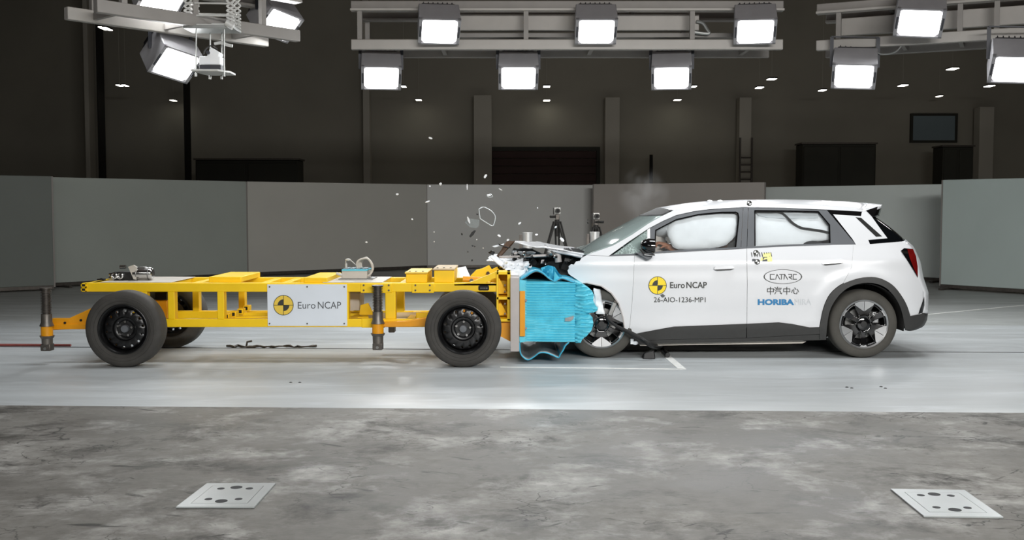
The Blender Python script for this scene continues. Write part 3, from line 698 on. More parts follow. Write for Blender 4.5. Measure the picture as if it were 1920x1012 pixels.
def post(u, vt, Y, label, r0):
    t = W(u, vt, Y); r = thing('steel_post', label, 'post', (t.x, Y, 0), 'polished steel posts')
    MB().cyl((t.x, Y, .03), (t.x, Y, t.z), r0, n=28).build('tube', 'post_steel', r)
    MB().lathe([(.001, .03), (r0 * 2, .03), (r0 * 2.1, .0), (.001, .0)], (t.x, Y, 0), 'z', 28).build('base', 'steel', r)
    m = MB(); m.lathe([(r0, -.01), (r0 * 1.05, -.01), (r0 * 1.05, .012), (.001, .012)], (t.x, Y, t.z), 'z', 28); m.build('cap', 'post_steel', r)
    m = MB(); m.span((t.x - r0 * 1.7, Y - .02, .03), (t.x - r0 * 1.15, Y + .05, t.z - .02)); m.build('bracket', 'steel_dark', r)
post(989, 437, 14.2, 'polished steel post behind the crushed bonnet', .065)
post(1115, 436, 14.6, 'polished steel post in front of the right tripod', .065)

# ================================================================== CRASH TROLLEY
TY0 = G(232, 689.5).y            # outer face of the near tyres
TY_C = TY0 + .80                 # trolley centre line
YN, YF = TY_C - .45, TY_C + .45  # outer faces of the ladder frame
RT_ = .362
tr = thing('crash_trolley', 'yellow ladder-frame crash trolley with four wheels, running into the car', 'trolley', (W(560, 600, YN).x, TY_C, 0))
def tube_end(mb, u, v0, v1, Y0, Y1): mb.pbox(u, v0, u + 2, v1, Y0, Y1)
def both(fn):
    for s in (0, 1): fn(s)
def side_box(name, u0, v0, u1, v1, m='yellow', t=.10, bevel=.006, sides=(0, 1), inset=0.0, parent=None):
    for s in sides:
        a, b = W(u0, v0, YN), W(u1, v1, YN)
        y0, y1 = (YN + inset, YN + inset + t) if s == 0 else (YF - inset - t, YF - inset)
        MB().span((a.x, y0, a.z), (b.x, y1, b.z)).build(name, m, parent or tr, bevel=bevel)
# rails; two cross tubes end open at the tail
side_box('upper_rail', 153, 530.5, 932, 547)
for v0, v1 in ((531.2, 538.4), (539.2, 546.4)):
    a, b = W(151.5, v0, YN - .02), W(161, v1, YN - .02); w = .007
    m = MB(); m.span((a.x, YN - .02, a.z), (b.x, YF + .02, a.z - w)); m.span((a.x, YN - .02, b.z), (b.x, YF + .02, b.z + w)); m.span((a.x, YN - .02, b.z), (a.x + w, YF + .02, a.z)); m.span((b.x - w, YN - .02, b.z), (b.x, YF + .02, a.z))
    tb = m.build('cross_tube', 'yellow', tr); MB().span((a.x + w, YN - .014, b.z + w), (b.x - w, YN - .004, a.z - w)).build('tube_shade', 'soft_black', tb)  # black plate stands in for the shade inside each open tube
side_box('lower_rail', 190, 598, 812, 613)
for u0, u1 in ((262, 276), (314, 328), (407, 420.5), (512, 526), (640, 654), (722, 742)):
    side_box('post', u0, 546.5, u1, 598.5)
side_box('joint_plate', 676, 531, 735, 549, inset=-.008, t=.02, sides=(0,)); side_box('joint_plate', 772, 531, 814, 549, inset=-.008, t=.02, sides=(0,))
side_box('joint_plate', 678, 597, 722, 614, inset=-.008, t=.02, sides=(0,))
for u in (682, 729, 779, 806):
    for v in (534.5, 544):
        p = W(u, v, YN - .009); MB().cyl(p, p - Vector((0, .008, 0)), .009, n=8).build('bolt', 'steel_dark', tr)
# cross members
zt = W(300, 530.5, YN).z; zl = W(300, 598, YN).z
def cross(name, u0, u1, z0, z1, m='yellow', y0=None, y1=None, bevel=.006, parent=None):
    a, b = W(u0, 530, YN).x, W(u1, 530, YN).x
    return MB().span((a, YN if y0 is None else y0, z0), (b, YF if y1 is None else y1, z1)).build(name, m, parent or tr, bevel=bevel)
for u in (300, 350, 480, 520, 700, 745, 905):
    cross('cross_beam', u, u + 14, zt - .085, zt - .006, y0=YN + .1, y1=YF - .1)
for u in (265, 410, 520, 650, 760):
    cross('cross_beam', u, u + 14, zl - .075, zl - .004, y0=YN + .1, y1=YF - .1)
cross('bridge_plate', 386, 447, zt, zt + .055, y0=YN + .1); cross('bridge_plate', 568, 612, zt, zt + .05, y0=YN + .05)
cross('deck_plate', 185, 318, zt + .001, zt + .008, 'plate_grey', y0=YN + .03, y1=YF - .05)
cross('deck_plate', 604, 716, zt + .001, zt + .008, 'plate_grey', y0=YN + .02, y1=YF - .05)
cross('ballast_base', 760, 800, zt, zt + .085, y0=YN + .06, y1=YN + .7); cross('ballast_lid', 758, 801, zt + .086, zt + .104, 'yellow_pale', y0=YN + .04, y1=YN + .72)
cross('ballast_base', 813, 851, zt, zt + .12, y0=YN + .06, y1=YN + .7); cross('ballast_lid', 811, 852, zt + .121, zt + .139, 'plywood', y0=YN + .04, y1=YN + .72)
for u0, h in ((758, .104), (811, .139)):
    for k in (8, 20, 33):
        p = W(u0 + k, 520, YN); p = Vector((p.x, YN + .12, zt + h)); MB().cyl(p, p + Vector((0, 0, .006)), .010, n=8).build('bolt', 'steel_dark', tr)
# white sheet leaning on the deck, yellow winch frame behind the head
m = MB(); P = [W(848, 521, YN + .55), W(881, 519, YN + .55), W(873, 501, YN + .75), W(846, 506, YN + .75)]
m.add(P + [p + Vector((.0, .02, .01)) for p in P], [(0, 1, 2, 3), (7, 6, 5, 4), (0, 4, 5, 1), (1, 5, 6, 2), (2, 6, 7, 3), (3, 7, 4, 0)]); m.build('white_cover', 'white_paint', tr)
m = MB(); m.prism([(880, 530), (882, 517), (893, 506), (905, 503), (917, 497), (922, 505), (932, 500), (938, 508), (938, 530)], YN + .5, YN + .56); m.build('winch_bracket', 'yellow', tr, bevel=.004)
p = W(915, 512, YN + .5); MB().cyl(p, p - Vector((0, .03, 0)), .018, n=12).build('winch_bolt', 'brown_metal', tr)
m = MB(); m.cyl(W(868, 524, YN + .3), W(905, 526, YN + .3), .035); m.build('winch_drum', 'yellow_orange', tr); m = MB(); m.cyl(W(884, 526, YN + .25), W(884, 526, YN + .65), .02); m.build('winch_shaft', 'steel_dark', tr)
# raking brace up to the head
for s in (0, 1):
    y0 = YN if s == 0 else YF - .08
    m = MB(); m.prism([(852, 533), (870, 532), (886, 527.5), (925, 511.5), (931, 509), (931, 521), (926, 521.5), (911, 529.5), (931, 532), (931, 535), (852, 535)], y0, y0 + .08)
    m.build('brace', 'yellow', tr)
m = MB(); m.prism([(897, 536.5), (899, 535), (915, 535), (917, 536.5), (917, 543), (915, 544.5), (899, 544.5), (897, 543)], YN - .006, YN + .01); m.build('lifting_slot', 'soft_black', tr)
for k in range(4): p = W(902 + k * 3.6, 540, YN - .008); MB().cyl(p, p - Vector((0, .004, 0)), .006, n=8).build('slot_bolt', 'steel', tr)
# head: flanged box columns and shelf plates
hu0, hu1 = 931, 957
for s in (0, 1):
    y0, y1 = (YN - .02, YN + .26) if s == 0 else (YF - .26, YF + .02)
    a, b = W(hu0, 509, YN), W(hu1, 600, YN); yb = y1 if s == 0 else y0; ys = 1 if s == 0 else -1; yo = y0 if s == 0 else y1
    m = MB(); m.span((a.x, yo, b.z), (a.x + .018, yb, a.z)); m.build('head_web', 'yellow', tr)
    m = MB(); m.span((a.x, yb - .012 * ys, b.z), (b.x, yb, a.z)); m.build('head_back', 'yellow', tr)
    m = MB(); m.span((b.x - .03, yo, b.z), (b.x, yb, a.z)); m.build('head_flange', 'yellow', tr)
    for v in (509, 556, 597):
        q = W(hu0, v, YN); m = MB(); m.span((a.x, yo, q.z - .028), (b.x, yb, q.z)); m.build('shelf_plate', 'yellow', tr, bevel=.003)
    for va, vb in ((520, 553), (560, 594)):
        m = MB(); P = [W(hu0 + 3, va, YN), W(hu1 - 5, vb, YN), W(hu0 + 3, vb, YN)]
        yy = yo + ys * .16; m.add([Vector((p.x, yy, p.z)) for p in P] + [Vector((p.x, yy + .012 * ys, p.z)) for p in P], [(0, 1, 2), (5, 4, 3), (0, 1, 4, 3), (1, 2, 5, 4), (2, 0, 3, 5)]); m.build('gusset', 'yellow', tr)
    m = MB(); m.prism([(936, 599), (957, 599), (957, 640), (934, 628)], min(yo + ys * .06, yo + ys * .12), max(yo + ys * .06, yo + ys * .12)); m.build('lower_gusset', 'yellow_orange', tr)
    for v in (536, 548, 571, 590):
        p = W(954, v, YN); MB().cyl((p.x - .03, yo + ys * .1, p.z), (p.x - .045, yo + ys * .1, p.z), .012, n=8).build('head_bolt', 'steel', tr)
a, b = W(931, 512, YN), W(945, 596, YN); MB().span((a.x, YN + .3, b.z), (b.x, YF - .3, a.z)).build('head_centre', 'yellow', tr, bevel=.006)
a, b = W(957, 519, YN), W(973.5, 656, YN); MB().span((a.x, TY_C - .56, b.z), (b.x, TY_C + .56, a.z)).build('mounting_plate', 'mount_grey', tr, bevel=.004)

# jacks
def jack(u, vtop, vb, y, arm, parent):
    c = W(u, vtop, y); s = y / F_PX; z = lambda v: W(u, v, y).z
    r = MB()
    g = MB().cyl((c.x, y, z(vtop + 55)), (c.x, y, z(vtop)), .037, n=18).build('jack_screw', 'steel_dark', parent)
    for k in range(17):
        zz = z(vtop + 2 + k * 2.9); MB().lathe([(.037, -.004), (.05, -.002), (.05, .002), (.037, .004)], (c.x, y, zz), 'z', 18, True).build('thread', 'steel_dark', g)
    MB().cyl((c.x, y, z(vtop + 1)), (c.x, y, z(vtop - 1)), .056, n=18).build('jack_cap', 'steel_dark', parent)
    MB().lathe([(.001, z(vtop + 48)), (.05, z(vtop + 48)), (.052, z(vtop + 64)), (.066, z(vtop + 70)), (.066, z(vtop + 71)), (.001, z(vtop + 71))], (c.x, y, 0), 'z', 20).build('jack_sleeve', 'jack_steel', parent)
    MB().cyl((c.x, y, z(vtop + 71)), (c.x, y, z(vtop + 89)), .055, n=18).build('jack_collar', 'yellow_orange', parent)
    MB().lathe([(.001, z(vtop + 89)), (.07, z(vtop + 89)), (.06, z(vtop + 93)), (.052, z(vtop + 94)), (.05, z(vb - 12)), (.001, z(vb - 12))], (c.x, y, 0), 'z', 20).build('jack_barrel', 'jack_steel', parent)
    MB().span((c.x - .048, y - .048, z(vb)), (c.x + .048, y + .048, z(vb - 13))).build('jack_foot', 'steel_dark', parent, bevel=.008)
    p = Vector((c.x, y - .05, z(vb - 5))); MB().cyl(p, p - Vector((0, .012, 0)), .014, n=10).build('jack_pin', 'steel', parent)
jack(86, 540, 657, YN - .12, 1, tr); jack(708, 535.5, 655, YN - .10, 1, tr)
m = MB(); m.pbox(728, 612.5, 740, 623.5, YN + .5, YN + .62); m.build('skid_block', 'jack_steel', tr, bevel=.008)
for s in (0, 1):
    y0 = YN - .02 if s == 0 else YF - .06
    if s == 0:
        m = MB(); m.prism([(96, 597), (128, 597), (170, 578), (215, 566), (215, 612), (96, 619)], y0, y0 + .07); m.build('outrigger', 'yellow_orange', tr, bevel=.006)
        m = MB(); m.prism([(96, 608), (230, 606), (230, 616), (96, 617.5)], y0 - .012, y0 + .09); m.build('outrigger_rib', 'yellow_orange', tr, bevel=.004)
    m = MB(); m.prism([(716, 604), (760, 602), (806, 594), (806, 612), (716, 613)], y0 + (-.06 if s == 0 else .07), y0 + (.01 if s == 0 else .13)); m.build('outrigger', 'yellow_orange', tr, bevel=.006)
m = MB(); xa = W(196, 600, YN).x; m.bar((xa + .06, YN, W(86, 613, YN).z), (xa + .06, YF, W(86, 613, YN).z), .06, .08); m.build('outrigger_beam', 'yellow_orange', tr, bevel=.006)
for u, v in ((122, 605), (152, 600)): p = W(u, v, YN - .022); MB().cyl(p, p - Vector((0, .01, 0)), .012, n=8).build('bolt', 'soft_black', tr)
# inner lower frames seen through the ladder
for k, (u, v) in enumerate(((424, 593), (437, 589), (450, 584), (461, 578))):
    a = W(u, v, YN + .14 + k * .16); h = .028
    MB().span((a.x - h, a.y, a.z - h), (a.x + h, a.y + .12, a.z + h)).build('tube_stub', 'yellow', tr, bevel=.004)
    MB().span((a.x - h * .6, a.y - .002, a.z - h * .6), (a.x + h * .6, a.y + .001, a.z + h * .6)).build('tube_hole', 'soft_black', tr)
a, b = W(440, 594, YN + .25), W(690, 600, YN + .25); MB().span((a.x, a.y, b.z), (b.x, a.y + .06, a.z)).build('inner_rail', 'yellow', tr, bevel=.004)
a, b = W(455, 586, YN + .5), W(690, 592, YN + .5); MB().span((a.x, a.y, b.z), (b.x, a.y + .06, a.z)).build('inner_rail', 'yellow', tr, bevel=.004)
m = MB(); m.pbox(650, 549, 674, 582, YN + .35, YN + .7); m.build('battery_box', 'plate_grey', tr, bevel=.006)
m = MB(); m.pbox(290, 548, 312, 562, YN + .35, YN + .75); m.build('hydraulic_block', 'soft_black', tr, bevel=.006); m = MB(); m.pbox(288, 562, 314, 596, YN + .4, YN + .6); m.build('hydraulic_mount', 'yellow_orange', tr, bevel=.006)
m = MB(); m.prism([(674, 590), (676, 572), (690, 568), (700, 590)], YN + .3, YN + .34); m.build('side_gusset', 'yellow', tr)
m = MB(); m.cyl(W(690, 592, YN + .55), W(790, 590, YN + .5), .03); m.build('brake_rod', 'plywood', tr)
m = MB(); m.pbox(730, 550, 738, 572, YN + .5, YN + .58); m.build('damper', 'steel', tr, bevel=.006)
m = MB(); m.pbox(780, 586, 812, 598, YN + .3, YN + .36); m.build('axle_bracket', 'yellow', tr, bevel=.005)
# sign on the frame
sg = MB(); a, b = W(501, 533, YN - .012), W(651, 611, YN - .012); sg.span((a.x, YN - .012, b.z), (b.x, YN - .002, a.z)); sgn = sg.build('sign_panel', 'sign_white', tr, bevel=.001)
for u in (505.5, 576, 645.5):
    for v in (537.5, 606.5):
        p = W(u, v, YN - .012); MB().cyl(p, p - Vector((0, .005, 0)), .008, n=8).build('screw', 'steel_dark', sgn)
def flat_map(Y): return lambda u, v, o=0.0: W(u, v, Y - o)
def decal(name, polyfaces, mp, m, parent, off, th=.0012, mirror=None):
    V, Fc = polyfaces; n = len(V)
    P = [mp(u, v, off + th) for u, v in V] + [mp(u, v, off) for u, v in V]
    mb = MB(); mb.add(P, [list(f) for f in Fc] + [[i + n for i in reversed(f)] for f in Fc]); return mb.build(name, m, parent)
def disc(cu, cv, r, a0=0, a1=360, r0=0.0, n=40, ry=None):
    ry = r if ry is None else ry; V, Fc = [], []
    for i in range(n + 1):
        a = R(a0 + (a1 - a0) * i / n); V += [(cu + r0 * math.cos(a), cv - r0 * ry / r * math.sin(a)), (cu + r * math.cos(a), cv - ry * math.sin(a))]
    for i in range(n): Fc.append((2 * i, 2 * i + 1, 2 * i + 3, 2 * i + 2))
    return V, Fc
def rect(u0, v0, u1, v1): return [(u0, v0), (u1, v0), (u1, v1), (u0, v1)], [(0, 1, 2, 3)]
def crash_logo(cu, cv, r, mp, parent, yel, off):
    decal('logo_disc', disc(cu, cv, r), mp, yel, parent, off)
    decal('logo_quadrant', disc(cu, cv, r * .58, 90, 180, 0, 14), mp, 'ink', parent, off + .001); decal('logo_quadrant', disc(cu, cv, r * .58, 270, 360, 0, 14), mp, 'ink', parent, off + .001)
    decal('logo_ring', disc(cu, cv, r, 0, 360, r * .94), mp, 'ink', parent, off + .001)
    decal('logo_cross', rect(cu - r, cv - .5, cu + r, cv + .5), mp, 'ink', parent, off + .001); decal('logo_cross', rect(cu - .5, cv - r, cu + .5, cv + r), mp, 'ink', parent, off + .001)
fm = flat_map(YN - .012)
crash_logo(531.5, 572, 19, fm, sgn, 'marker_pale', .001)
decal('lettering', text_mesh('Euro', 558.5, 565.8, 591.5, 578.5), fm, 'ink_grey', sgn, .001); decal('lettering', text_mesh('NCAP', 596, 565.3, 639.5, 578.5), fm, 'ink_grey', sgn, .001)

# wheels
def trolley_wheel(c, out, parent):
    """c: wheel centre, out: -1 outer face towards the camera, +1 away"""
    o = out; r = RT_
    m = MB(); pr = [(.225, -.085), (.24, -.10), (.275, -.113), (.315, -.114), (.345, -.104), (.357, -.088), (r, -.06), (r + .001, 0), (r, .06), (.357, .088), (.345, .104), (.315, .114), (.275, .113), (.24, .10), (.225, .085)]
    m.lathe(pr, c, 'y', 64, True); ty = m.build('tyre', 'tyre', parent)
    m = MB()
    for rr_ in (.30, .268): m.lathe([(rr_ - .004, o * .1135), (rr_, o * .1165), (rr_ + .004, o * .1135)], c, 'y', 64)
    m.build('sidewall_ring', 'tyre', parent)
    m = MB(); m.lathe([(.228, o * .098), (.238, o * .106), (.232, o * .108), (.215, o * .094), (.205, o * .06), (.203, -o * .09), (.232, -o * .106)], c, 'y', 56); rim = m.build('rim', 'wheel_black', parent)
    # disc with a ring of real holes
    m = MB(); nh = 14; ns = nh * 4
    prof = [(.206, o * .03), (.183, o * .046), (.162, o * .054), (.118, o * .050), (.108, o * .03), (.075, o * .03)]
    P = [Vector(c) + Vector((q * math.cos(2 * math.pi * i / ns), h, q * math.sin(2 * math.pi * i / ns))) for q, h in prof for i in range(ns)]
    fs = []
    for j in range(len(prof) - 1):
        for i in range(ns):
            if j == 1 and i % 4 == 1: continue
            fs.append((j * ns + i, j * ns + (i + 1) % ns, (j + 1) * ns + (i + 1) % ns, (j + 1) * ns + i))
    m.add(P, fs, True); m.build('wheel_disc', 'wheel_black', parent, solid=.006)
    m = MB(); m.lathe([(.112, o * .028), (.0, o * .026)], c, 'y', 32); m.build('hub_plate', 'satin_black', parent)
    m = MB(); m.lathe([(.036, o * .02), (.036, o * .062), (.03, o * .07), (.0, o * .072)], c, 'y', 24); m.build('hub_cap', 'car_grey', parent)
    for k in range(5):
        a = R(12 + 72 * k); p = Vector(c) + Vector((.068 * math.cos(a), o * .026, .068 * math.sin(a)))
        MB().cyl(p, p + Vector((0, o * .036, 0)), .0145, .012, n=6).build('lug_nut', 'chrome', parent)
    m = MB(); m.lathe([(.0, -o * .03), (.15, -o * .03), (.15, -o * .05), (.0, -o * .05)], c, 'y', 32); m.build('brake_drum', 'steel_dark', parent)
xr, xf = W(231.5, 618, TY0 + .03).x, W(868, 616, TY0 + .03).x
for x in (xr, xf):
    for y, o in ((TY0 + .115, -1), (2 * TY_C - TY0 - .115, 1)):
        w = bpy.data.objects.new('wheel', None); COL.objects.link(w); w.parent = tr; WL[w.name] = WL[tr.name].copy()
        trolley_wheel((x, y, RT_), o, w)
    m = MB(); m.cyl((x, TY0 + .15, RT_), (x, 2 * TY_C - TY0 - .15, RT_), .05); m.build('axle', 'steel_dark', tr)
    m = MB()
    for y in (YN + .05, YF - .05): m.span((x - .07, y - .04, RT_ - .05), (x + .07, y + .04, zl + .02))
    m.build('axle_bracket', 'yellow_orange', tr, bevel=.005)

# instruments on the trolley
YB = YN + .40; bz = zt + .0085
a, b = W(641, 505, YB), W(690, 519.5, YB)
iz = W(660, 503, YB).z; r = thing('data_logger', 'grey instrument box with pale blue top and looped cables on the trolley', 'instrument', ((a.x + b.x) / 2, YB, bz), None)
x0, x1 = W(640.5, 510, YB).x, W(688, 510, YB).x
MB().span((x0, YB, bz + .008), (x1, YB + .3, iz - .025)).build('case', 'plate_grey', r, bevel=.006)
MB().span((x0 - .03, YB - .02, bz), (x1 + .06, YB + .32, bz + .008)).build('base_plate', 'steel', r)
MB().span((x0 + .0, YB - .003, iz - .025), (x1 + .004, YB + .303, iz - .012)).build('lid', 'blue', r, bevel=.003)
for k in range(4):
    xx = x0 + .015 + k * .062; MB().span((xx, YB + .02, iz - .012), (xx + .045, YB + .25, iz)).build('connector', 'window_blue', r, bevel=.003)
for k in range(6):
    y = YB + .05 + .03 * k; pts = [W(u, v, y) for u, v in ((670 + k * 1.6, 503), (669.5 + k * 1.6, 492), (676 + k * 1.5, 486 - k * .3), (688, 484.5 - k * .3), (695 + k * .3, 492), (698 + k * .3, 503), (695, 513), (689, 517))]
    MB().tube(smooth_line(pts, 5), .0095, 7).build('cable', 'plate_grey', r)
m = MB(); p = W(649, 503, YB + .05); m.cyl(p, p + Vector((0, 0, .05)), .012, n=10); m.tube(smooth_line([p + Vector((0, 0, .05)), p + Vector((0, 0, .08)), p + Vector((.04, 0, .085)), p + Vector((.10, .02, .03))], 4), .005, 6); m.ellipsoid(p + Vector((.02, 0, .088)), .03, .016, .013, 10, 6); m.build('antenna', 'tripod_white', r)
m = MB(); p = W(636, 516, YB); m.cyl(p - Vector((.03, 0, -.02)), p + Vector((.03, 0, 0)), .014, n=10); m.build('plug', 'tripod_white', r)
# brake actuator at the tail
YA = YN + .30; az_ = zt + .0085
def aw(u, v, dy=0.): p = W(u, v, YA); return Vector((p.x, YA + dy, p.z))
cz = W(270, 512, YA).z - .004; r = thing('brake_actuator', 'silver cylinder actuator with clamp and fittings at the tail of the trolley', 'actuator', (aw(250, 512).x, YA, az_))
pA, pB = Vector((aw(252, 512).x, YA, cz)), Vector((aw(287, 512).x, YA, cz)); rad = cz - az_ - .002
m = MB(); m.lathe([(.0, pA.x), (rad, pA.x), (rad, pB.x - .02), (rad * .92, pB.x - .006), (rad * .8, pB.x), (.0, pB.x)], (0, YA, cz), 'x', 28); m.build('cylinder', 'chrome', r)
m = MB(); m.prism([(240, 500), (250, 496.5), (256, 500), (255, 527), (252, 527)], YA - .06, YA - .04); m.build('clamp_plate', 'plate_grey', r)
m = MB(); m.span((aw(216, 512).x, YA - .05, az_), (aw(250, 512).x, YA + .06, cz + .02)); m.build('valve_block', 'satin_black', r, bevel=.006)
for u in (219, 230):
    m = MB(); c = aw(u, 516, -.05); m.lathe([(.035, 0), (.035, -.03), (.024, -.035), (.022, -.01), (.0, -.01)], c, 'y', 20); m.build('port', 'chrome', r)
for v in (514.5, 521):
    m = MB(); m.cyl(aw(205, v), aw(216, v), .016, n=12); m.build('fitting', 'chrome', r)
m = MB(); m.cyl(aw(225, 500), aw(236, 500), .018, n=12); m.build('fitting', 'chrome', r)
m = MB(); m.tube(smooth_line([aw(234, 524, -.06), aw(238, 527, -.08), aw(246, 526, -.08), aw(256, 524, -.06), aw(266, 528, -.07)], 5), .007); m.build('hose', 'soft_black', r)
m = MB(); m.span((aw(262, 497).x, YA - .03, cz + rad * .6), (aw(274, 499).x, YA + .03, cz + rad * 1.12)); m.build('clamp_lug', 'steel', r, bevel=.004)
for u in (258, 280):
    m = MB(); m.lathe([(rad * 1.03, -.006), (rad * 1.06, -.003), (rad * 1.06, .003), (rad * 1.03, .006)], (aw(u, 512).x, YA, cz), 'x', 28, True); m.build('band', 'steel', r)
m = MB(); m.span((aw(184, 524).x, YA - .03, az_), (aw(196, 524).x, YA + .03, az_ + .015)); m.cyl(aw(190, 523), aw(190, 521), .012); m.build('mount', 'soft_black', r)

# ================================================================== DEFORMABLE BARRIER
BY0, BY1 = TY_C - .52, TY_C + .50
bx0 = W(974, 560, YN).x
br = thing('honeycomb_barrier', 'bright blue ribbed honeycomb barrier block crushed against the car front', 'barrier', (W(1030, 640, BY0).x, TY_C, W(1030, 655, BY0).z))
def block(name, poly, du, dv, relief, m, y0=BY0, y1=BY1):
    mb = MB(); bk = lambda u, v: (lambda p: Vector((p.x, y1, p.z)))(W(u, v, y0))
    def fr(u, v):
        p = W(u, v, y0); return Vector((p.x, y0 - relief(u, v), p.z))
    shell(mb, poly, du, dv, fr, bk); return mb.build(name, m, br, angle=50)
def ribs(u, v):
    k = noise.noise(Vector((u * .03, v * .05, 2))) * .6
    return .022 * abs(math.sin(math.pi * (v + k) / 4.9)) ** .7 - .012 + .004 * noise.noise(Vector((u * .05, v * .3, 0)))
block('ribbed_core', [(986, 527), (1040, 527.5), (1079, 529), (1080, 560), (1078, 585), (1078, 641), (986, 639.5)], 12, 1.22, ribs, 'blue')
block('end_sheet', [(974, 524), (988, 526), (988, 640), (974, 642)], 7, 8, lambda u, v: .004 * noise.noise(Vector((u * .1, v * .08, 5))), 'blue')
m = MB(); m.pbox(974.5, 545.5, 984.5, 630.5, BY0 - .03, BY0); m.build('retaining_angle', 'yellow_orange', br, bevel=.004)
for v in (563, 615): p = W(986, v, BY0 - .02); MB().cyl(p, p - Vector((0, .012, 0)), .012, n=8).build('bolt', 'steel', br)
def lobe(u, v, cv, wob):
    t = (u - 1078) / 40.0
    return .012 * math.cos(2 * math.pi * ((v - cv) / (1 + .35 * t) + wob * noise.noise(Vector((u * .06, v * .06, 7)))) / 6.5) + .05 * math.sin(min(1, max(0, t)) * math.pi) + .02 * noise.noise(Vector((u * .1, v * .1, 3)))
block('upper_lobe', [(1079, 529), (1090, 531), (1100, 538), (1110, 545), (1113, 553), (1112, 563), (1116, 572), (1121, 577), (1120, 582), (1110, 586), (1095, 587), (1078, 588)], 5, 1.6, lambda u, v: lobe(u, v, 560, 3), 'blue')
block('lower_lobe', [(1078, 589), (1090, 587), (1104, 588), (1111, 595), (1112, 606), (1110, 616), (1102, 626), (1092, 634), (1088, 642), (1080, 643), (1078, 641)], 5, 1.6, lambda u, v: lobe(u, v, 612, 3), 'blue')
def ribbon(name, pts, y0, y1, th, m, rag=0.0, parent=None, ny=8):
    L = smooth_line([Vector((u, v, 0)) for u, v in pts], 5); rows = []
    for j in range(ny + 1):
        y = lerp(y0, y1, j / ny); row = []
        for p in L:
            q = W(p.x, p.y, y0); row.append(Vector((q.x + rag * noise.noise(Vector((p.x * .06, j * .4, 1))), y, q.z + rag * noise.noise(Vector((p.x * .05, j * .5, 9))))))
        rows.append(row)
    return MB().grid(rows).build(name, m, parent or br, solid=th, angle=60)
top = [(976, 524), (985, 518), (996, 510.5), (1005, 508.5), (1016, 511.5), (1028, 520), (1040, 527), (1046, 524), (1053, 521.5), (1064, 524), (1079, 529)]
ribbon('buckled_top_sheet', top, BY0 - .01, BY1, .012, 'blue_deep', .015)
ribbon('buckled_top_lining', [(u, v + 1.6) for u, v in top], BY0, BY1, .006, 'foil_grey', .015)
bot = [(974, 642), (975.5, 660), (981, 669.5), (991, 673.5), (1003, 668), (1014, 661.5), (1026, 661.5), (1037, 666), (1047, 670.5), (1051, 664), (1056, 656), (1060, 648), (1067, 641)]
ribbon('buckled_bottom_sheet', bot, BY0 - .02, BY1, .012, 'blue_deep', .01)
ribbon('buckled_bottom_lining', [(u + .2, v - 1.4) for u, v in bot], BY0 - .015, BY1, .008, 'foil_grey', .01)
m = MB(); poly = [(1079, 529), (1062, 523), (1048, 512), (1040, 500), (1028, 497), (1014, 502), (1018, 512), (1030, 522), (1040, 528)]
shell(m, poly, 4, 4, lambda u, v: W(u, v, BY0 + .12 + .10 * noise.noise(Vector((u * .07, v * .07, 4)))), lambda u, v: W(u, v, BY0 + .14 + .10 * noise.noise(Vector((u * .07, v * .07, 4)))))
m.build('torn_flap', 'blue_deep', br, angle=25)
m = MB(); poly = [(1038, 528), (1040, 508), (1046, 517), (1052, 523)]
shell(m, poly, 4, 4, lambda u, v: W(u, v, BY0 - .02 + (u - 1038) * .008), lambda u, v: W(u, v, BY0 + (u - 1038) * .008)); m.build('torn_flap', 'blue', br)
m = MB(); poly = [(1060, 596), (1068, 594), (1076, 592), (1075, 598), (1070, 602), (1059, 602)]
shell(m, poly, 4, 4, lambda u, v: W(u, v, BY0 - .022), lambda u, v: W(u, v, BY0 - .012)); m.build('paint_scuff', 'foil_grey', br)

# ================================================================== THE CAR
CY0 = G(1620, 672).y + .03       # outer face of the near tyres
CY_C = CY0 + .89                 # centre line
RC = .342
XR, XF = W(1620, 609, CY0).x, W(1128, 609, CY0).x
X_END = W(1733, 560, CY0).x
HW = [(.0, .80), (.15, .855), (.3, .895), (.45, .91), (.62, .918), (.78, .915), (.92, .905), (1.0, .892), (1.06, .868), (1.12, .838), (1.22, .795), (1.32, .75), (1.42, .70), (1.50, .655), (1.56, .60), (1.65, .5)]
def half_width(x, z):
    w = interp(HW, z)
    t = (x - (XR + .15)) / (X_END - XR - .15)
    if t > 0: w *= 1 - .12 * min(t, 1.3) ** 2.2
    t = (XF + .1 - x) / .7
    if t > 0: w *= 1 - .10 * min(t, 1.4) ** 2
    return w
def S(u, v, off=0.0):
    Y = CY_C - .88
    for _ in range(8):
        p = W(u, v, Y); Y = CY_C - half_width(p.x, p.z) - off
    return W(u, v, Y)
def mir(p): return Vector((p.x, 2 * CY_C - p.y, p.z))
car = thing('white_hatchback', 'white compact car with crumpled front end, deployed airbags and test lettering on its doors', 'car', (W(1420, 640, CY0).x, CY_C, 0))
CAR_W = WL[car.name]
def panel(name, poly, m, off=0.0, th=.014, d=9, both=True, parent=None, relief=None, bevel=0.0, angle=40, sides=None):
    rel = relief or (lambda u, v: 0.0)
    for s in (sides or ((0, 1) if both else (0,))):
        mb = MB(); q = (lambda p: p) if s == 0 else mir
        shell(mb, poly, d, d, lambda u, v: q(S(u, v, off + rel(u, v))), lambda u, v: q(S(u, v, off - th + rel(u, v))))
        o = mb.build(name, m, parent or car, angle=angle, bevel=bevel)
        if s == 0 or sides: first = o
    return first
def flare(u, v):     # soft swelling over the rear arch and a crease along the shoulder
    r = math.hypot(u - 1622, (v - 609)); k = math.exp(-((r - 98) / 13.0) ** 2) if v < 609 else 0
    sh = math.exp(-((v - (492 - (u - 1400) * .008)) / 9.0) ** 2)
    lo = math.exp(-((v - 588) / 16.0) ** 2)
    return .010 * k + .007 * sh - .010 * lo
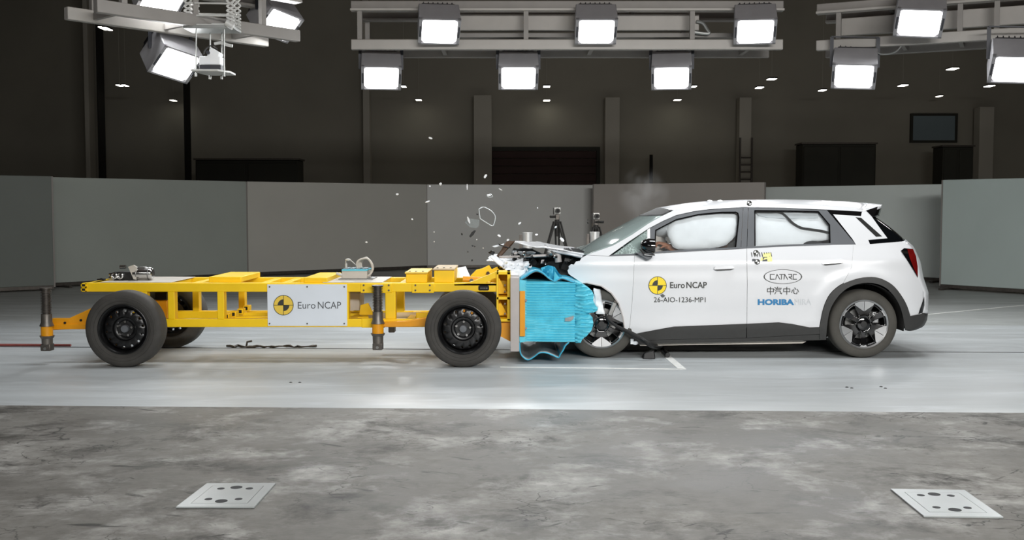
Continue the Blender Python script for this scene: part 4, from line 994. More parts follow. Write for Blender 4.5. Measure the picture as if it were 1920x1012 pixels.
arch_out = [(1537, 613.5), (1541, 592), (1546.6, 571), (1557, 551), (1575, 535), (1598, 525), (1618, 520), (1641, 519.5), (1659, 525), (1677, 537), (1693, 558), (1702, 576), (1707, 592)]
arch_in = [(1549, 631), (1554.5, 587), (1568, 560), (1586, 542), (1609, 532), (1636, 530.5), (1659, 538), (1677, 555.5), (1689, 578), (1695.5, 605.5), (1697, 619)]
smo = lambda pts: [(p.x, p.y) for p in smooth_line([Vector((u, v, 0)) for u, v in pts], 3)]
AO, AI = smo(arch_out), smo(arch_in)
# outer skin -------------------------------------------------------
fender_front = [(1171, 622), (1167, 595), (1159, 569), (1145.5, 550), (1127, 537), (1100, 531), (1092, 531)]
panel('front_wing', [(1100, 478), (1122, 479.5), (1141, 480.5), (1189.4, 478.6), (1188, 520), (1184.6, 570), (1180.5, 612), (1178, 625.5)] + fender_front + [(1082, 524), (1071, 517), (1066, 513), (1064, 507), (1067, 503), (1066, 499), (1071, 495), (1076, 496), (1080, 490), (1087, 489), (1090, 484)], 'car_white', 0, relief=flare, d=4.5)
fd = panel('front_door', [(1189.7, 478.6), (1226, 475.5), (1300, 471), (1383, 467), (1399.9, 465.6), (1400.8, 530), (1400.2, 606.7), (1264, 612), (1243, 615.6), (1193, 625), (1178.5, 626), (1181, 612), (1185, 570), (1188.4, 520)], 'car_white', 0, relief=flare, d=4.5)
rd = panel('rear_door', [(1400.4, 465.5), (1480, 461.5), (1558, 459), (1600, 458.4), (1597, 500), (1581, 530.5)] + [(u - .8, v - .6) for u, v in AO[::-1] if u < 1577] + [(1518, 613.5), (1485, 607), (1460, 604), (1400.8, 606.7), (1401.5, 530)], 'car_white', 0, relief=flare, d=4.5)
qp = panel('rear_quarter', [(1600.2, 458.4), (1631, 457.5), (1692, 452.5), (1706, 464), (1716, 490), (1721, 520), (1732.5, 548), (1731, 575), (1728, 588), (1707, 592)] + AO[::-1][1:-1][: len([1 for u, v in AO if u > 1582]) - 1] + [(1581.3, 530.7), (1597.2, 500.2)], 'car_white', 0, relief=flare, d=4.5)
panel('roof_rail', [(1100, 477.5), (1122, 470), (1150, 460), (1185, 440), (1216, 419), (1243, 404), (1265, 393.5), (1285, 391), (1331, 387), (1393, 384), (1470, 384), (1550, 388), (1617, 394.5), (1617.6, 396.5), (1550, 392.8), (1470, 389.3), (1393, 388), (1331, 391.7), (1300, 396), (1268, 403), (1243, 414), (1216, 428), (1180, 452), (1141, 480)], 'car_white', 0.002, th=.05)
# window surrounds and pillars
panel('door_frame', [(1219.5, 427), (1243, 414.4), (1268, 403.4), (1300, 396.4), (1331, 392.1), (1393, 388.4), (1389, 466), (1379.5, 466), (1385, 408), (1384, 401), (1380, 398), (1352, 398), (1310, 402), (1288, 406), (1268, 411.5), (1230, 431), (1227, 474.6), (1219.5, 475)], 'car_grey', -.004, th=.03)
panel('door_frame', [(1414, 389.4), (1470, 389.6), (1550, 393.2), (1605, 458.3), (1556, 459), (1556, 440), (1555, 421.6), (1545, 408), (1534.6, 396.7), (1470, 395), (1414, 394.6)], 'car_grey', -.004, th=.03)
panel('door_frame', [(1393.6, 388.4), (1402.5, 388.6), (1400.2, 465.8), (1389.6, 466)], 'car_grey', -.003, th=.03)
panel('door_frame', [(1403.3, 388.6), (1414, 389), (1415, 464.6), (1401, 465.6)], 'car_grey', -.003, th=.03)
panel('belt_moulding', [(1141, 480.2), (1190, 478.2), (1226, 475.2), (1300, 470.8), (1388, 466.2), (1399.5, 465.4), (1399.5, 462.2), (1388, 463), (1300, 467.3), (1227, 471.8), (1190, 475.2), (1150, 477)], 'car_grey', .003, th=.03)
panel('belt_moulding', [(1400.5, 465.3), (1480, 461.4), (1558, 458.9), (1558, 455.6), (1480, 458.2), (1400.5, 462.2)], 'car_grey', .003, th=.03)
panel('window_seal', [(1230.5, 432.5), (1268, 412.8), (1310, 403.2), (1352, 399.2), (1380, 399.2), (1383, 402), (1383.6, 408), (1378, 463.5), (1380.5, 463.4), (1386.4, 407), (1384.5, 399), (1380, 396.4), (1352, 396.6), (1310, 400.8), (1268, 410.4), (1228.6, 430.8), (1226.4, 472), (1228.6, 472)], 'gloss_black', .0, th=.02, d=14)
panel('window_seal', [(1414.5, 393.6), (1470, 394.2), (1535, 395.6), (1556.4, 421), (1557.4, 456), (1555.3, 456), (1554, 422), (1534, 397.8), (1470, 396.2), (1416.4, 395.8), (1416.8, 461), (1414.6, 461)], 'gloss_black', .0, th=.02, d=14)
panel('quarter_bar', [(1213.6, 430.4), (1219, 427.4), (1219, 466), (1213.6, 470)], 'white_paint', -.002, th=.02)
panel('pillar_black', [(1552, 393), (1617, 396.6), (1614.5, 405), (1588, 403.5), (1563, 401.4), (1600, 447.4), (1596, 448)], 'gloss_black', -.002, th=.02)
panel('pillar_panel', [(1562, 401.6), (1588, 403.5), (1614.5, 405), (1616, 397), (1628, 395.5), (1637, 409.5), (1648, 425), (1664, 446.5), (1628, 449.6), (1631, 457.6), (1605, 458.4), (1598.5, 448)], 'car_white', .001, th=.03)
panel('pillar_slot', [(1604, 407), (1614.5, 408), (1654, 443), (1642.5, 443.6)], 'satin_black', .003, th=.02)
panel('rear_side_glass', [(1637.4, 409), (1662, 427), (1692, 452), (1631.5, 457.4), (1628.6, 449.9), (1664.6, 446.8), (1648.5, 425)], 'dark_glass', .002, th=.02)
# glass
panel('window', [(1229, 432), (1268, 411), (1310, 401.5), (1352, 397.5), (1383, 398), (1385.5, 407), (1379.5, 464), (1227, 472)], 'window_glass', -.014, th=.004, d=14)
panel('window', [(1414, 394.5), (1535, 396.5), (1555.5, 421.5), (1556.5, 457), (1415, 462)], 'window_glass', -.014, th=.004, d=14)
panel('window', [(1149, 478), (1214, 431), (1214, 475), (1190, 476)], 'shatter_glass', -.012, th=.005, d=10, both=False)
panel('window', [(1149, 478), (1214, 431), (1214, 475), (1190, 476)], 'window_glass', -.012, th=.005, d=10, sides=(1,))
# lower cladding ----------------------------------------------------
panel('sill_cladding', [(1193, 625.4), (1243, 616), (1264, 612.4), (1399.4, 607), (1399, 633.2), (1222, 637.2), (1186, 642), (1182, 628)], 'clad_grey', .010, th=.03)
panel('sill_cladding', [(1400.6, 607), (1460, 604.2), (1485, 607.3), (1518, 613.8), (1537, 613.8), (1537, 626), (1400.3, 633.1)], 'clad_grey', .010, th=.03)
panel('rocker', [(1186, 642.2), (1222, 637.6), (1399, 633.7), (1537, 626.6), (1548, 627), (1548, 637), (1536, 637.5), (1195, 645)], 'clad_grey', .004, th=.04)
panel('arch_cladding', AO + [(1708, 600), (1707, 617)] + AI[::-1] + [(1549, 636.5), (1537, 637)], 'clad_grey', .014, th=.05)
panel('bumper_cladding', [(1707.3, 592), (1728, 588.2), (1731, 586.5), (1730, 600), (1723, 611), (1707.3, 617)], 'clad_grey', .012, th=.04)
panel('bumper_insert', [(1733, 556), (1733.5, 572), (1730, 586), (1722, 588.5), (1727, 574)], 'gloss_black', .006, th=.02)
panel('arch_lip', fender_front + [(1089, 531), (1100, 529.4), (1128, 535.2), (1147, 548.4), (1160.8, 568), (1169, 594.6), (1172.6, 621.6)], 'mount_grey', .012, th=.03)
# handles
for nm, u0, u1, v0, v1, p in (('front', 1339, 1377, 505.4, 503.6, fd), ('rear', 1542, 1581.5, 495.4, 492.4, rd)):
    panel('handle_recess', [(u0, v0), (u1, v1), (u1 - 6, v1 + 2.4), (u0 + 6, v0 + 2.2)], 'satin_black', .0155, th=.016, parent=p, both=False)
    panel('handle', [(u0 + 1, v0 - 5), (u1 - 4, v1 - 6), (u1, v1 - 3), (u1, v1 - .2), (u0, v0 - .2)], 'car_white', .024, th=.016, parent=p, both=False)
# tail lamps
tl = panel('tail_lamp', [(1689.5, 469.6), (1695.4, 465), (1712, 466.6), (1717, 480), (1721, 520), (1714, 508), (1693, 475)], 'gloss_black', .014, th=.03)
panel('lamp_lens', [(1701, 466.4), (1712, 467), (1717.6, 480), (1720.8, 500), (1721, 519), (1713, 502), (1706, 484)], 'red_lens', .02, th=.012, parent=tl, both=False)
panel('chrome_strip', [(1690, 470.6), (1702, 471), (1704, 474.6), (1692, 473.8)], 'chrome', .019, th=.01, parent=tl, both=False)
# roof -----------------------------------------------------------------
edge = [(1262, 395), (1285, 391), (1331, 387), (1393, 384), (1470, 384), (1550, 388), (1617, 394.5)]
sil = [(1243, 389.2), (1265, 385.5), (1300, 380), (1340, 376), (1400, 374), (1470, 373.5), (1540, 374.5), (1600, 378), (1620, 379.6)]
def loft(name, e, c, m, nst=28, nx=18, pw=2.6, yc=None, solid=.0, th=.02, parent=None, sag=None):
    """surface spanning the car from near edge polyline e (on the side) to centre polyline c, mirrored; closed slab"""
    E = resample([S(u, v) for u, v in e], nst); C = resample([W(u, v, CY_C - .25) for u, v in c], nst); rows = []
    for a, b in zip(E, C):
        w = CY_C - a.y; row = []
        for k in range(nx + 1):
            s = -1 + 2 * k / nx; q = 1 - abs(s) ** pw
            row.append(Vector((lerp(a.x, b.x, q), CY_C + s * w, lerp(a.z, b.z, q) + (sag(s, a) if sag else 0))))
        rows.append(row)
    mb = MB().grid(rows); o = mb.build(name, m, parent or car, angle=50)
    md = o.modifiers.new('solid', 'SOLIDIFY'); md.thickness = th; md.offset = -1
    return o
loft('roof', edge, sil, 'car_white', 30, 22, 3.2)
loft('roof_spoiler', [(1615, 395), (1620, 394.6), (1632, 390.5), (1646, 386.6)], [(1618, 379.5), (1628, 380.3), (1638, 381.4), (1648, 382.6)], 'car_white', 8, 20, 4.0, th=.03)
panel('spoiler_end', [(1624, 394.4), (1646, 387), (1643, 396), (1637, 408)], 'gloss_black', .006, th=.06)
loft('rear_spoiler_lip', [(1643, 391), (1640, 399), (1637, 407)], [(1647, 388), (1645, 396), (1642, 403)], 'gloss_black', 5, 16, 4.0, th=.02)
for u in (1331, 1350, 1447):
    p = W(u, 376, CY_C - .3); MB().ellipsoid((p.x, CY_C - .3, p.z - .004), .03, .02, .012, 12, 6).build('roof_pad', 'white_paint', car)
# windscreen
wse = [(1100, 476.5), (1122, 470), (1150, 460), (1185, 440), (1216, 419), (1243, 404), (1262, 394.6)]
wsc = [(1082, 477), (1102, 464.6), (1129, 446), (1164, 427), (1206, 405), (1225, 397), (1243, 389.6)]
loft('windscreen', wse, wsc, 'windscreen_glass', 22, 20, 2.2, th=.006)
loft('windscreen_band', [(1243, 403.6), (1252, 399), (1262, 394)], [(1206, 404.4), (1225, 396.4), (1243, 389)], 'soft_black', 6, 20, 2.2, th=.004)
def strip_on(name, a, b, w, m, k0=0.0):
    pass
# tail
r1 = [(1637, 409), (1648, 417), (1662, 427), (1677, 439), (1692, 452)]
loft('rear_window', r1, [(1634, 402), (1646, 411), (1660, 421), (1676, 434), (1691, 448)], 'dark_glass', 10, 18, 2.6, th=.01)
loft('tailgate', [(1692, 452.4), (1706, 464), (1716, 490), (1721, 520), (1732.5, 548), (1731, 575), (1730, 587)], [(1691, 448.4), (1704, 460), (1716, 488), (1722, 518), (1732, 546), (1732, 572), (1731, 585)], 'car_white', 20, 20, 3.2, th=.02)
loft('rear_bumper', [(1731, 586.5), (1730, 600), (1723, 611), (1706, 617.5), (1697, 619)], [(1731, 585), (1729, 598), (1722, 609), (1706, 615), (1697, 616)], 'clad_grey', 10, 20, 3.2, th=.03)
# body core -------------------------------------------------------------
def cbox(name, u0, u1, z0, z1, hw, m, y=0.0, bevel=.02):
    a, b = W(u0, 600, CY_C).x, W(u1, 600, CY_C).x
    return MB().span((a, CY_C + y - hw, z0), (b, CY_C + y + hw, z1)).build(name, m, car, bevel=bevel)
xa = lambda u: W(u, 600, CY0).x
MB().span((XF + .42, CY_C - .80, .19), (XR - .40, CY_C + .80, .30)).build('floor_pan', 'soft_black', car, bevel=.02)
MB().span((XR - .40, CY_C - .60, .24), (X_END - .35, CY_C + .60, .36)).build('floor_pan', 'soft_black', car, bevel=.02)
MB().span((XF - .1, CY_C - .55, .22), (XF + .45, CY_C + .55, .34)).build('floor_pan', 'soft_black', car, bevel=.02)
MB().span((XF + .40, CY_C - .80, .3), (XF + .46, CY_C + .80, 1.0)).build('bulkhead', 'soft_black', car)
MB().span((XR - .48, CY_C - .60, .3), (XR - .44, CY_C + .60, 1.0)).build('rear_bulkhead', 'soft_black', car)
MB().span((XR + .34, CY_C - .6, .3), (X_END - .5, CY_C + .6, .95)).build('boot_lining', 'soft_black', car)
for x in (XR, XF):                       # wheel housings
    for s in (-1, 1):
        rows = []
        for j in range(2):
            y = CY_C + s * (.88 - .30 * j); rows.append([Vector((x + .405 * math.cos(R(a)), y, RC + .405 * math.sin(R(a)))) for a in range(-10, 191, 10)])
        m = MB().grid(rows); y = CY_C + s * .58; n = len(rows[0]); m.add([Vector((p.x, y, p.z)) for p in rows[0]], [list(range(n))])
        if x == XR or s == 1: m.build('wheel_housing', 'soft_black', car, solid=.008)
        else:
            m = MB(); q = [p for p in rows[1]]; rows2 = [[p for p in r][:13] for r in rows]; m.grid(rows2); m.add([Vector((p.x, y, p.z)) for p in rows[0]], [list(range(n))]); m.build('wheel_housing', 'soft_black', car, solid=.008)
# interior ---------------------------------------------------------------
def lofted_seat(x, y, name='seat'):
    m = MB(); m.box((x, y, .52), (.5, .5, .16)); m.build(name + '_cushion', 'cloth_dark', car, bevel=.05)
    rot = Matrix.Rotation(R(-16), 3, 'Y').inverted(); m = MB(); m.box((x + .30, y, .82), (.15, .48, .66), Matrix.Rotation(R(16), 3, 'Y')); m.build(name + '_backrest', 'cloth_dark', car, bevel=.05)
    m = MB(); m.box((x + .41, y, 1.2), (.1, .26, .17), Matrix.Rotation(R(12), 3, 'Y')); m.build(name + '_headrest', 'cloth_dark', car, bevel=.04)
XS = W(1318, 560, CY_C).x
for y in (-.36, .36): lofted_seat(XS, CY_C + y)
m = MB(); m.box((W(1480, 560, CY_C).x, CY_C, .55), (.5, 1.2, .16)); m.build('rear_bench', 'cloth_dark', car, bevel=.05)
m = MB(); m.box((W(1525, 560, CY_C).x, CY_C, .86), (.16, 1.2, .62), Matrix.Rotation(R(18), 3, 'Y')); m.build('rear_bench_back', 'cloth_dark', car, bevel=.05)
for y in (-.42, .0, .42): m = MB(); m.ellipsoid((W(1532, 560, CY_C).x + .1, CY_C + y, 1.16), .07, .14, .09, 14, 8); m.build('rear_headrest', 'cloth_dark', car)
a, b = W(1120, 478, CY_C).x, W(1200, 478, CY_C).x
m = MB(); m.prism([(1118, 486), (1150, 476), (1190, 474), (1203, 482), (1206, 505), (1140, 520)], CY_C - .72, CY_C + .72); m.build('dashboard', 'cloth_dark', car, bevel=.02)
sw_c = Vector((W(1236, 470, CY_C - .36).x, CY_C - .36, .98)); tilt = Matrix.Rotation(R(-68), 3, 'Y')
m = MB(); ring = [sw_c + tilt @ Vector((.18 * math.cos(2 * math.pi * i / 28), .18 * math.sin(2 * math.pi * i / 28), 0)) for i in range(29)]; m.tube(ring, .016, 8, False); m.bar(ring[0], ring[14], .03, .02); m.cyl(sw_c, sw_c + tilt @ Vector((0, 0, -.3)), .025); m.build('steering_wheel', 'satin_black', car)
def lump(seed, amp=.12, f=2.2): return lambda d: 1 + amp * noise.noise(d * f + Vector((seed, seed * .3, 0)))
m = MB(); m.ellipsoid(sw_c + tilt @ Vector((0, 0, .16)) + Vector((0, -.04, .08)), .20, .27, .22, 30, 18, lump(3)); m.build('driver_airbag', 'airbag_beige', car)
m = MB(); c = W(1238, 427, CY0 + .40); m.ellipsoid(c, .17, .2, .10, 24, 14, lump(8)); m.build('curtain_airbag_fold', 'airbag_grey', car)
m = MB(); m.ellipsoid((sw_c.x - .05, CY_C + .38, 1.08), .24, .26, .24, 24, 14, lump(5)); m.build('passenger_airbag', 'airbag_grey', car)
def cushion(name, poly, m, off0, depth, d=5, amp=.010, f=.05, creases=()):
    def fr(u, v):
        e = min(1, edge_dist((u, v), poly) / 16.0); q = math.sqrt(max(0, 1 - (1 - e) ** 2))
        w = amp * noise.noise(Vector((u * f, v * f * 1.6, 3))) + amp * .6 * noise.noise(Vector((u * f * 2.3, v * f * 3, 8)))
        for (cu, cv, sl, s) in creases: w -= .012 * math.exp(-((v - cv - (u - cu) * sl) / s) ** 2)
        return S(u, v, off0 + depth * q + w)
    def bk(u, v):
        e = min(1, edge_dist((u, v), poly) / 16.0); q = math.sqrt(max(0, 1 - (1 - e) ** 2)); return S(u, v, off0 - .002 - depth * q)
    mb = MB(); shell(mb, poly, d, d, fr, bk); return mb.build(name, m, car, angle=70)
cushion('curtain_airbag', [(1268, 408), (1300, 398), (1350, 396), (1374, 397), (1383, 402), (1384, 420), (1381, 440), (1372, 450), (1362, 459), (1345, 464), (1300, 468), (1272, 467.5), (1262, 463), (1256, 452), (1251, 440), (1249, 428), (1255, 418)], 'airbag', -.075, .045, 5, .012, .04, ((1290, 462, -.03, 2.5),))
cushion('curtain_airbag', [(1412, 391), (1540, 394), (1560, 420), (1562, 448), (1540, 452), (1520, 453), (1508, 462), (1412, 466)], 'airbag', -.085, .04, 6, .010, .035, ((1415, 414, .02, 3), (1500, 446, -.12, 3), (1520, 405, .5, 3)))
m = MB(); pts = [S(u, v, -.03) for u, v in ((1413, 397.5), (1440, 398), (1462, 398.5), (1474, 406), (1486, 418), (1502, 427), (1520, 430), (1540, 433), (1557, 437))]; m.tube(smooth_line(pts, 5), .013, 8); m.build('inflator_hose', 'satin_black', car)
m = MB(); m.ellipsoid(S(1524, 458, -.07), .10, .035, .035, 18, 10); m.build('seat_shoulder', 'cloth_dark', car)
m = MB(); shell(m, [(1362, 464), (1377, 464), (1379, 450), (1366, 457)], 6, 6, lambda u, v: S(u, v, -.06), lambda u, v: S(u, v, -.09)); m.build('seat_belt_guide', 'satin_black', car)
m = MB(); shell(m, [(1418, 398), (1470, 399), (1500, 400), (1534, 400), (1534, 408), (1480, 410), (1440, 408), (1422, 404)], 8, 5, lambda u, v: S(u, v, -.032), lambda u, v: S(u, v, -.045)); m.build('headliner_flap', 'airbag_grey', car)
# mirror
mc = W(1213, 462, CY0 - .05); m = MB()
rows = []
for j in range(15):
    t = j / 14; x = -.070 + .140 * t
    k = math.sqrt(max(0.0, 1 - ((1 - t) ** 2.4))) if t < 1 else 1.0
    rows.append([mc + Vector((x, .09 * k * math.cos(a), .082 * k * (math.sin(a)) * (1.0 if math.sin(a) > 0 else .95) + (.012 * (1 - t)))) for a in [2 * math.pi * i / 26 for i in range(26)]])
m.grid(rows, True, True); m.add(rows[-1], [list(range(26))]); mr = m.build('door_mirror', 'gloss_black', car, angle=60)
m = MB(); m.add([p + Vector((.001, 0, 0)) for p in [mc + Vector((.07, .08 * math.cos(2 * math.pi * i / 26), .074 * math.sin(2 * math.pi * i / 26))) for i in range(26)]], [list(range(26))]); m.build('mirror_glass', 'chrome', mr, solid=.003)
m = MB(); m.tube([mc + Vector((-.068 + .0, .0, -.03)), mc + Vector((-.03, -.07, -.075)), mc + Vector((.03, -.075, -.083)), mc + Vector((.068, -.06, -.084))], .008, 8); m.build('chrome_line', 'chrome', mr)
m = MB(); P = [(1192, 474), (1208, 484), (1214, 487), (1220, 485), (1224, 478), (1226, 474)]; y0 = mc.y; q = [W(u, v, y0) for u, v in P]; n = len(q)
m.add([p + Vector((0, -.03, 0)) for p in q] + [Vector((p.x, CY_C - .86, p.z)) for p in q], [list(range(n)), list(range(2 * n - 1, n - 1, -1))] + [(i, (i + 1) % n, n + (i + 1) % n, n + i) for i in range(n)]); m.build('mirror_foot', 'car_grey', mr, bevel=.006)
m = MB(); m.ellipsoid(mir(mc), .075, .09, .082); m.build('door_mirror', 'gloss_black', car)

# wheels
def car_wheel(c, o, spin, parent, tyre):
    c = Vector(c); r = RC; w = .105
    m = MB(); pr = [(.232, -.085), (.245, -w + .004), (.27, -w - .004), (.30, -w - .003), (.325, -w + .008), (.337, -w + .022), (r, -.055), (r + .001, 0), (r, .055), (.337, w - .022), (.325, w - .008), (.30, w + .003), (.27, w + .004), (.245, w - .004), (.232, .085)]
    m.lathe(pr, c, 'y', 72, True); m.build('tyre', tyre, parent)
    m = MB(); m.lathe([(.236, o * .094), (.247, o * .104), (.243, o * .108), (.228, o * .10), (.222, o * .07), (.216, -o * .09), (.24, -o * .1)], c, 'y', 60); m.build('rim', 'rim_silver', parent)
    m = MB(); m.lathe([(.217, o * .06), (.217, -o * .06)], c, 'y', 48); m.build('barrel', 'satin_black', parent)
    m = MB(); m.lathe([(.215, -o * .06), (.0, -o * .062)], c, 'y', 40); m.build('brake_shield', 'soft_black', parent)
    m = MB(); m.lathe([(.155, -o * .005), (.16, -o * .01), (.16, -o * .03), (.06, -o * .03), (.06, -o * .005)], c, 'y', 48, True); m.build('brake_disc', 'steel', parent)
    m = MB(); m.lathe([(.0, o * .100), (.058, o * .098), (.07, o * .092), (.078, o * .08), (.078, -o * .03)], c, 'y', 40); m.build('hub', 'gloss_black', parent)
    m = MB(); m.lathe([(.0, o * .1035), (.03, o * .103), (.032, o * .099)], c, 'y', 28); m.build('centre_cap', 'satin_black', parent)
    def pt(rad, ang, h): a = R(ang); return c + Vector((rad * math.cos(a), o * h, rad * math.sin(a)))
    def wedge(poly, h0, h1):
        mm = MB(); n = len(poly); A = [pt(q, a, h0 + (h1 - h0) * (q - .06) / .17) for q, a in poly]; B = [p - Vector((0, o * .025, 0)) for p in A]
        return mm.add(A + B, [list(range(n)), list(range(2 * n - 1, n - 1, -1))] + [(i, (i + 1) % n, n + (i + 1) % n, n + i) for i in range(n)])
    # spider: a dished black plate with six pockets, paired about three machined blades
    rad = [.058, .085, .112, .15, .19, .207, .222]; hgt = [.084, .084, .082, .084, .088, .09, .092]; na = 180; P = []; fs = []
    for q, h in zip(rad, hgt): P += [pt(q, spin + 360 * i / na, h) for i in range(na)]
    for j in range(len(rad) - 1):
        for i in range(na):
            a = (360 * (i + .5) / na) % 120; a = min(a, 120 - a); lim = (99, 7, 10.5, 12, 11.5, 0)[j]
            if 1 <= j <= 4 and abs(a - 39) < lim: continue
            fs.append((j * na + i, j * na + (i + 1) % na, (j + 1) * na + (i + 1) % na, (j + 1) * na + i))
    mm = MB(); mm.add(P, fs, True); mm.build('spoke_plate', 'gloss_black', parent, solid=.022)
    for k in range(3):
        a = spin + 120 * k
        for s in (-1, 1):
            wedge([(.128, a + s * 1.0), (.228, a + s * .6), (.230, a + s * 12), (.229, a + s * 25), (.212, a + s * 25.5), (.19, a + s * 22)], .092, .108).build('machined_blade', 'rim_silver', parent)
            wedge([(.213, a + s * 53), (.229, a + s * 51), (.230, a + s * 55), (.229, a + s * 60), (.217, a + s * 60)], .092, .104).build('machined_tip', 'rim_silver', parent)
    m = MB(); m.box(c + Vector((.135, -o * .02 * -1, .06)), (.07, .05, .12)); m.build('brake_caliper', 'rim_silver', parent, bevel=.01)
for x, sp in ((XR, 90), (XF, -90)):
    for y, o in ((CY0 + .105, -1), (2 * CY_C - CY0 - .105, 1)):
        w = bpy.data.objects.new('wheel', None); COL.objects.link(w); w.parent = car; WL[w.name] = WL[car.name].copy()
        car_wheel((x, y, RC), o, sp, w, 'tyre_dust')
    m = MB(); m.cyl((x, CY0 + .2, RC), (x, 2 * CY_C - CY0 - .2, RC), .04); m.build('axle', 'steel_dark', car)

# lettering on the doors ---------------------------------------------------
def Sf(u, v, o=0.0): return S(u, v, o + flare(u, v))
crash_logo(1233, 535, 17, Sf, fd, 'marker_yellow', .005)
DEC = .005
decal('lettering', text_mesh('Euro', 1256.5, 528.6, 1284, 540.2, .014), Sf, 'ink', fd, DEC); decal('lettering', text_mesh('NCAP', 1287, 528.2, 1325.5, 540.2, .014), Sf, 'ink', fd, DEC)
decal('lettering', text_mesh('26-AIO-1236-MP1', 1226, 557, 1323, 566.6), Sf, 'ink', fd, DEC)
decal('scuff_mark', ([(1238, 552.5), (1243, 551), (1247.5, 554.5), (1243, 558), (1239.5, 556)], [(0, 1, 2, 3, 4)]), Sf, 'ink_grey', fd, DEC)
decal('logo_oval', disc(1468, 518.5, 36, 0, 360, 34.2, 56, 13.6), Sf, 'ink', rd, DEC)
# the emblem's stroke letters
def strokes(name, lines, w, m, parent):
    V, Fc = [], []
    for (a, b) in lines:
        dx, dy = b[0] - a[0], b[1] - a[1]; L = math.hypot(dx, dy); nx, ny = -dy / L * w / 2, dx / L * w / 2; ex, ey = dx / L * w / 2, dy / L * w / 2; o = len(V)
        V += [(a[0] - ex + nx, a[1] - ey + ny), (b[0] + ex + nx, b[1] + ey + ny), (b[0] + ex - nx, b[1] + ey - ny), (a[0] - ex - nx, a[1] - ey - ny)]; Fc.append((o, o + 1, o + 2, o + 3))
    return decal(name, (V, Fc), Sf, m, parent, DEC)
T0, T1 = 514.3, 523.2
let = [((1452, T0), (1444.5, T0)), ((1444.5, T0), (1444.5, T1)), ((1444.5, T1), (1452, T1)),
       ((1454.5, T1), (1457, T0)), ((1457, T0), (1462.5, T1)), ((1462, T0), (1469.5, T0)), ((1465.5, T0), (1465.5, T1)), ((1469.5, T0), (1471.5, T0)),
       ((1470, T1), (1471.5, T0)), ((1471.5, T0), (1477, T1)), ((1478.5, T0), (1484.5, T0)), ((1484.5, T0), (1484.5, 519)), ((1484.5, 519), (1479.5, 519)), ((1479.5, 519), (1485, T1)),
       ((1493.5, T0), (1487.5, T0)), ((1487.5, T0), (1487.5, T1)), ((1487.5, T1), (1493.5, T1))]
strokes('emblem_letters', let, 1.3, 'ink', rd)
# Chinese lettering, stroke by stroke
def zhong(u, v):
    return [((u, v + 3.6), (u + 11.5, v + 3.6)), ((u, v + 3.6), (u, v + 9.4)), ((u + 11.5, v + 3.6), (u + 11.5, v + 9.4)), ((u, v + 9), (u + 11.5, v + 9)), ((u + 5.75, v + .6), (u + 5.75, v + 14))]
qi = lambda u, v: [((u + .6, v + 1.2), (u + 2.6, v + 2.8)), ((u, v + 5.2), (u + 2.2, v + 6.6)), ((u + .4, v + 13.4), (u + 2.8, v + 9)), ((u + 5.4, v + .4), (u + 3.6, v + 5.2)), ((u + 5, v + 2.6), (u + 12.6, v + 2.6)), ((u + 4.8, v + 5), (u + 11.6, v + 5)), ((u + 4, v + 7.6), (u + 10.4, v + 7.6)), ((u + 10.4, v + 7.6), (u + 11, v + 11.8)), ((u + 11, v + 11.8), (u + 13, v + 13.4)), ((u + 13, v + 13.4), (u + 13.4, v + 11.4))]
xin = lambda u, v: [((u + 1.4, v + 6), (u + .2, v + 10.4)), ((u + 4.2, v + 4.6), (u + 4.2, v + 11.6)), ((u + 4.2, v + 11.6), (u + 5.8, v + 13)), ((u + 5.8, v + 13), (u + 9.6, v + 13)), ((u + 9.6, v + 13), (u + 10, v + 10)), ((u + 5.6, v + 1.6), (u + 8, v + 5)), ((u + 10.6, v + 4.6), (u + 13, v + 9.4))]
strokes('chinese_letters', zhong(1439, 537.6) + qi(1452.5, 537.6) + zhong(1469.5, 537.6) + xin(1484.5, 537.6), 1.25, 'ink', rd)
decal('lettering', text_mesh('HORIBA', 1421, 560.6, 1489, 571.8, .045), Sf, 'ink_blue', rd, DEC)
decal('lettering', text_mesh('MIRA', 1490.5, 560.2, 1521, 571.2), Sf, 'ink_pale', rd, DEC)
# target marks
def target_mark(cu, cv, r, mp, parent, off):
    decal('mark_disc', disc(cu, cv, r, n=24), mp, 'white_paint', parent, off)
    for a in (45, 225): decal('mark_quadrant', disc(cu, cv, r, a - 45, a + 45, 0, 8), mp, 'ink', parent, off + .001)
    decal('mark_ring', disc(cu, cv, r, 0, 360, r * .72, 24), mp, 'ink', parent, off + .001)
YM_ = S(1405, 385).y - .004
target_mark(1405, 381, 5, lambda u, v, o=0: W(u, v, YM_ - o), car, .001)
decal('scale_patch', ([(1431, 474.5), (1446, 473.5), (1448, 490), (1440, 490.5), (1438, 485), (1426, 489), (1427, 483), (1431, 482)], [tuple(range(8))]), Sf, 'decal_yellow', rd, DEC)
strokes('scale_ticks', [((u, 473.6), (u + 1.2, 480.2)) for u in (1409, 1414, 1419, 1424, 1428.5, 1433, 1437.5, 1441.5, 1445.5)], 1.3, 'ink', rd)
decal('scale_block', rect(1430, 481.5, 1438.5, 489.5), Sf, 'ink_grey', rd, DEC + .001)
decal('scale_block', rect(1410.5, 485, 1416.5, 489.5), Sf, 'ink_grey', rd, DEC)
target_mark(1417.5, 473.6, 5.2, Sf, rd, DEC + .0005); target_mark(1420, 490.5, 5.2, Sf, rd, DEC + .0005)

